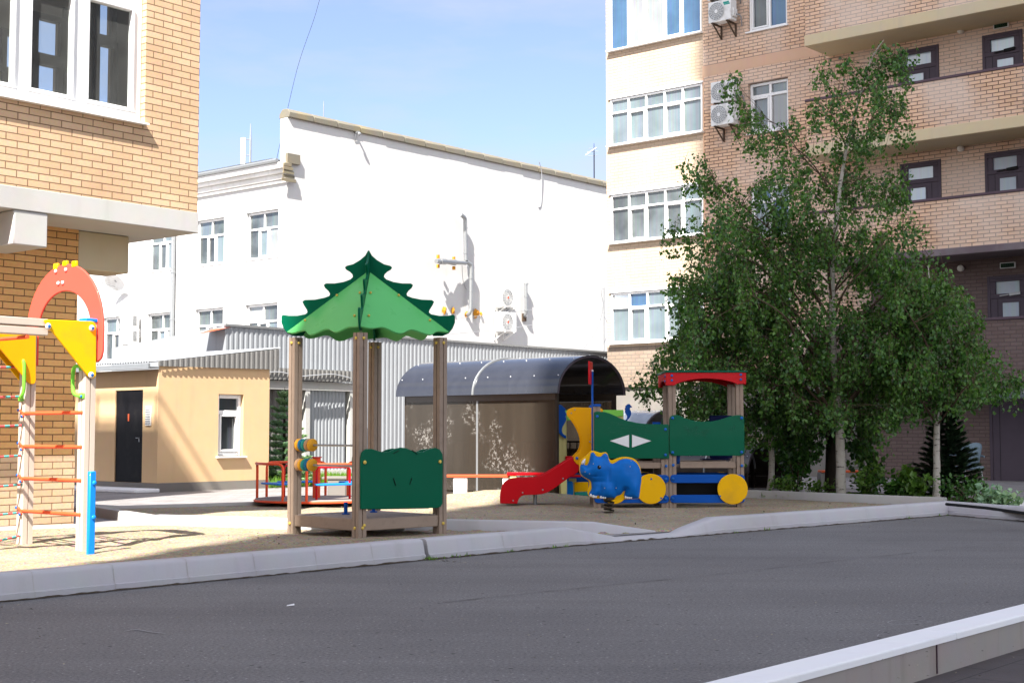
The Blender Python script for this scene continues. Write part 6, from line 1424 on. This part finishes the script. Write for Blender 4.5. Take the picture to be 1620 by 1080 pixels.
# a few scraps on the road and the sand
mb = MB(); p = onz(453, 958, .004); mb.add([p, p+Vector((.05,.01,.004)), p+Vector((.045,.035,.012)), p+Vector((.0,.03,.003))], [(0,1,2,3)]); tag(mb.build('paper_scrap', 'white_paint'), 'white scrap of paper lying on the asphalt', 'litter')

# chalk scribbles, the seam of two asphalt lanes, fallen leaves and grit
def ribbon(name, pts, w_, mat, wob=.3, z=.004):
    P = spline([onz(x, y, z) for x, y in pts], 10); vs = []
    for i, p in enumerate(P):
        d = (P[min(i+1,len(P)-1)]-P[max(i-1,0)]).normalized(); nn = Vector((-d.y, d.x, 0)); k = w_*(.6+wob*noise.noise(p*9)); vs += [p+nn*k, p-nn*k]
    m_ = MB(); m_.add(vs, [(2*i,2*i+1,2*i+3,2*i+2) for i in range(len(P)-1)]); return struct(m_.build(name, mat, fixn=False))
M['chalk_faint'] = paint('faint chalk', (.30,.29,.30), .9, .3, 40, .1); M['seam'] = paint('asphalt seam', (.125,.12,.122), .85, .4, 20, .4)
ribbon('chalk_mark', [(1478,983),(1440,979),(1412,981),(1405,984),(1420,987),(1450,985),(1476,984)], .006, 'chalk_faint')
ribbon('chalk_mark', [(1388,1006),(1392,1002),(1408,1003)], .006, 'chalk_faint'); ribbon('chalk_mark', [(196,998),(215,995),(240,999),(262,1001)], .010, 'chalk_faint', .8)
ribbon('road_seam', [(700,952),(850,936),(1000,921),(1150,906),(1300,889),(1450,873),(1600,858)], .007, 'seam', 1.6)
vs, fs = [], []
for k in range(420):
    i = rnd.choice((0,0,0,0,2,3,5,6,7,7,7)); p = K[i].lerp(K[i+1], rnd.random()); d = (K[i+1]-K[i]).normalized(); nn = Vector((d.y, -d.x, 0)); p = p+nn*abs(rnd.gauss(0,.35))+Vector((0,0,.006))
    dd = (rv()*Vector((1,1,.15))).normalized(); l = rnd.uniform(.008,.03); leaf(vs, fs, p, dd, (Vector((0,0,1))+rv()*.3).normalized(), l, l*.7)
for k in range(260):
    p = onz(rnd.uniform(-50,1650), rnd.uniform(880,1075), .006); l = rnd.uniform(.006,.018); leaf(vs, fs, p, (rv()*Vector((1,1,.2))).normalized(), (Vector((0,0,1))+rv()*.3).normalized(), l, l*.8)
M['grit'] = leaf_mat('grit and dry bits', (.05,.045,.04), (.36,.33,.28), .0, .9)
m_ = MB(); m_.add(vs, fs); struct(m_.build('road_grit', 'grit', fixn=False), 'stuff')
vs, fs = [], []
for k in range(700):
    q = rnd.choice(((40,840),(460,850),(700,815),(1000,815),(1150,812),(1300,800),(620,800),(300,850))); p = onz(q[0]+rnd.gauss(0,90), q[1]+rnd.gauss(0,6), ZS+.02)
    if not (inside((p.x,p.y), [(a.x,a.y) for a in front]) or inside((p.x,p.y), [(a.x,a.y) for a in back])): continue
    l = rnd.uniform(.01,.035); leaf(vs, fs, p+Vector((0,0,rnd.uniform(-.02,.01))), (rv()*Vector((1,1,.2))).normalized(), (Vector((0,0,1))+rv()*.4).normalized(), l, l*.7)
m_ = MB(); m_.add(vs, fs); struct(m_.build('sand_litter', 'grit', fixn=False), 'stuff')
# weeds along the foot of the kerb and in the joints
vs, fs = [], []
for k in range(30):
    i = rnd.choice((0,0,2,3,7)); c = K[i].lerp(K[i+1], rnd.random())
    for q in range(9): leaf(vs, fs, c+Vector((rnd.gauss(0,.03),rnd.gauss(0,.02)-.01,0)), (Vector((0,0,1))+rv()*.9).normalized(), rv().normalized(), rnd.uniform(.015,.05), .010)
m_ = MB(); m_.add(vs, fs); struct(m_.build('weeds', 'grass', fixn=False), 'stuff')
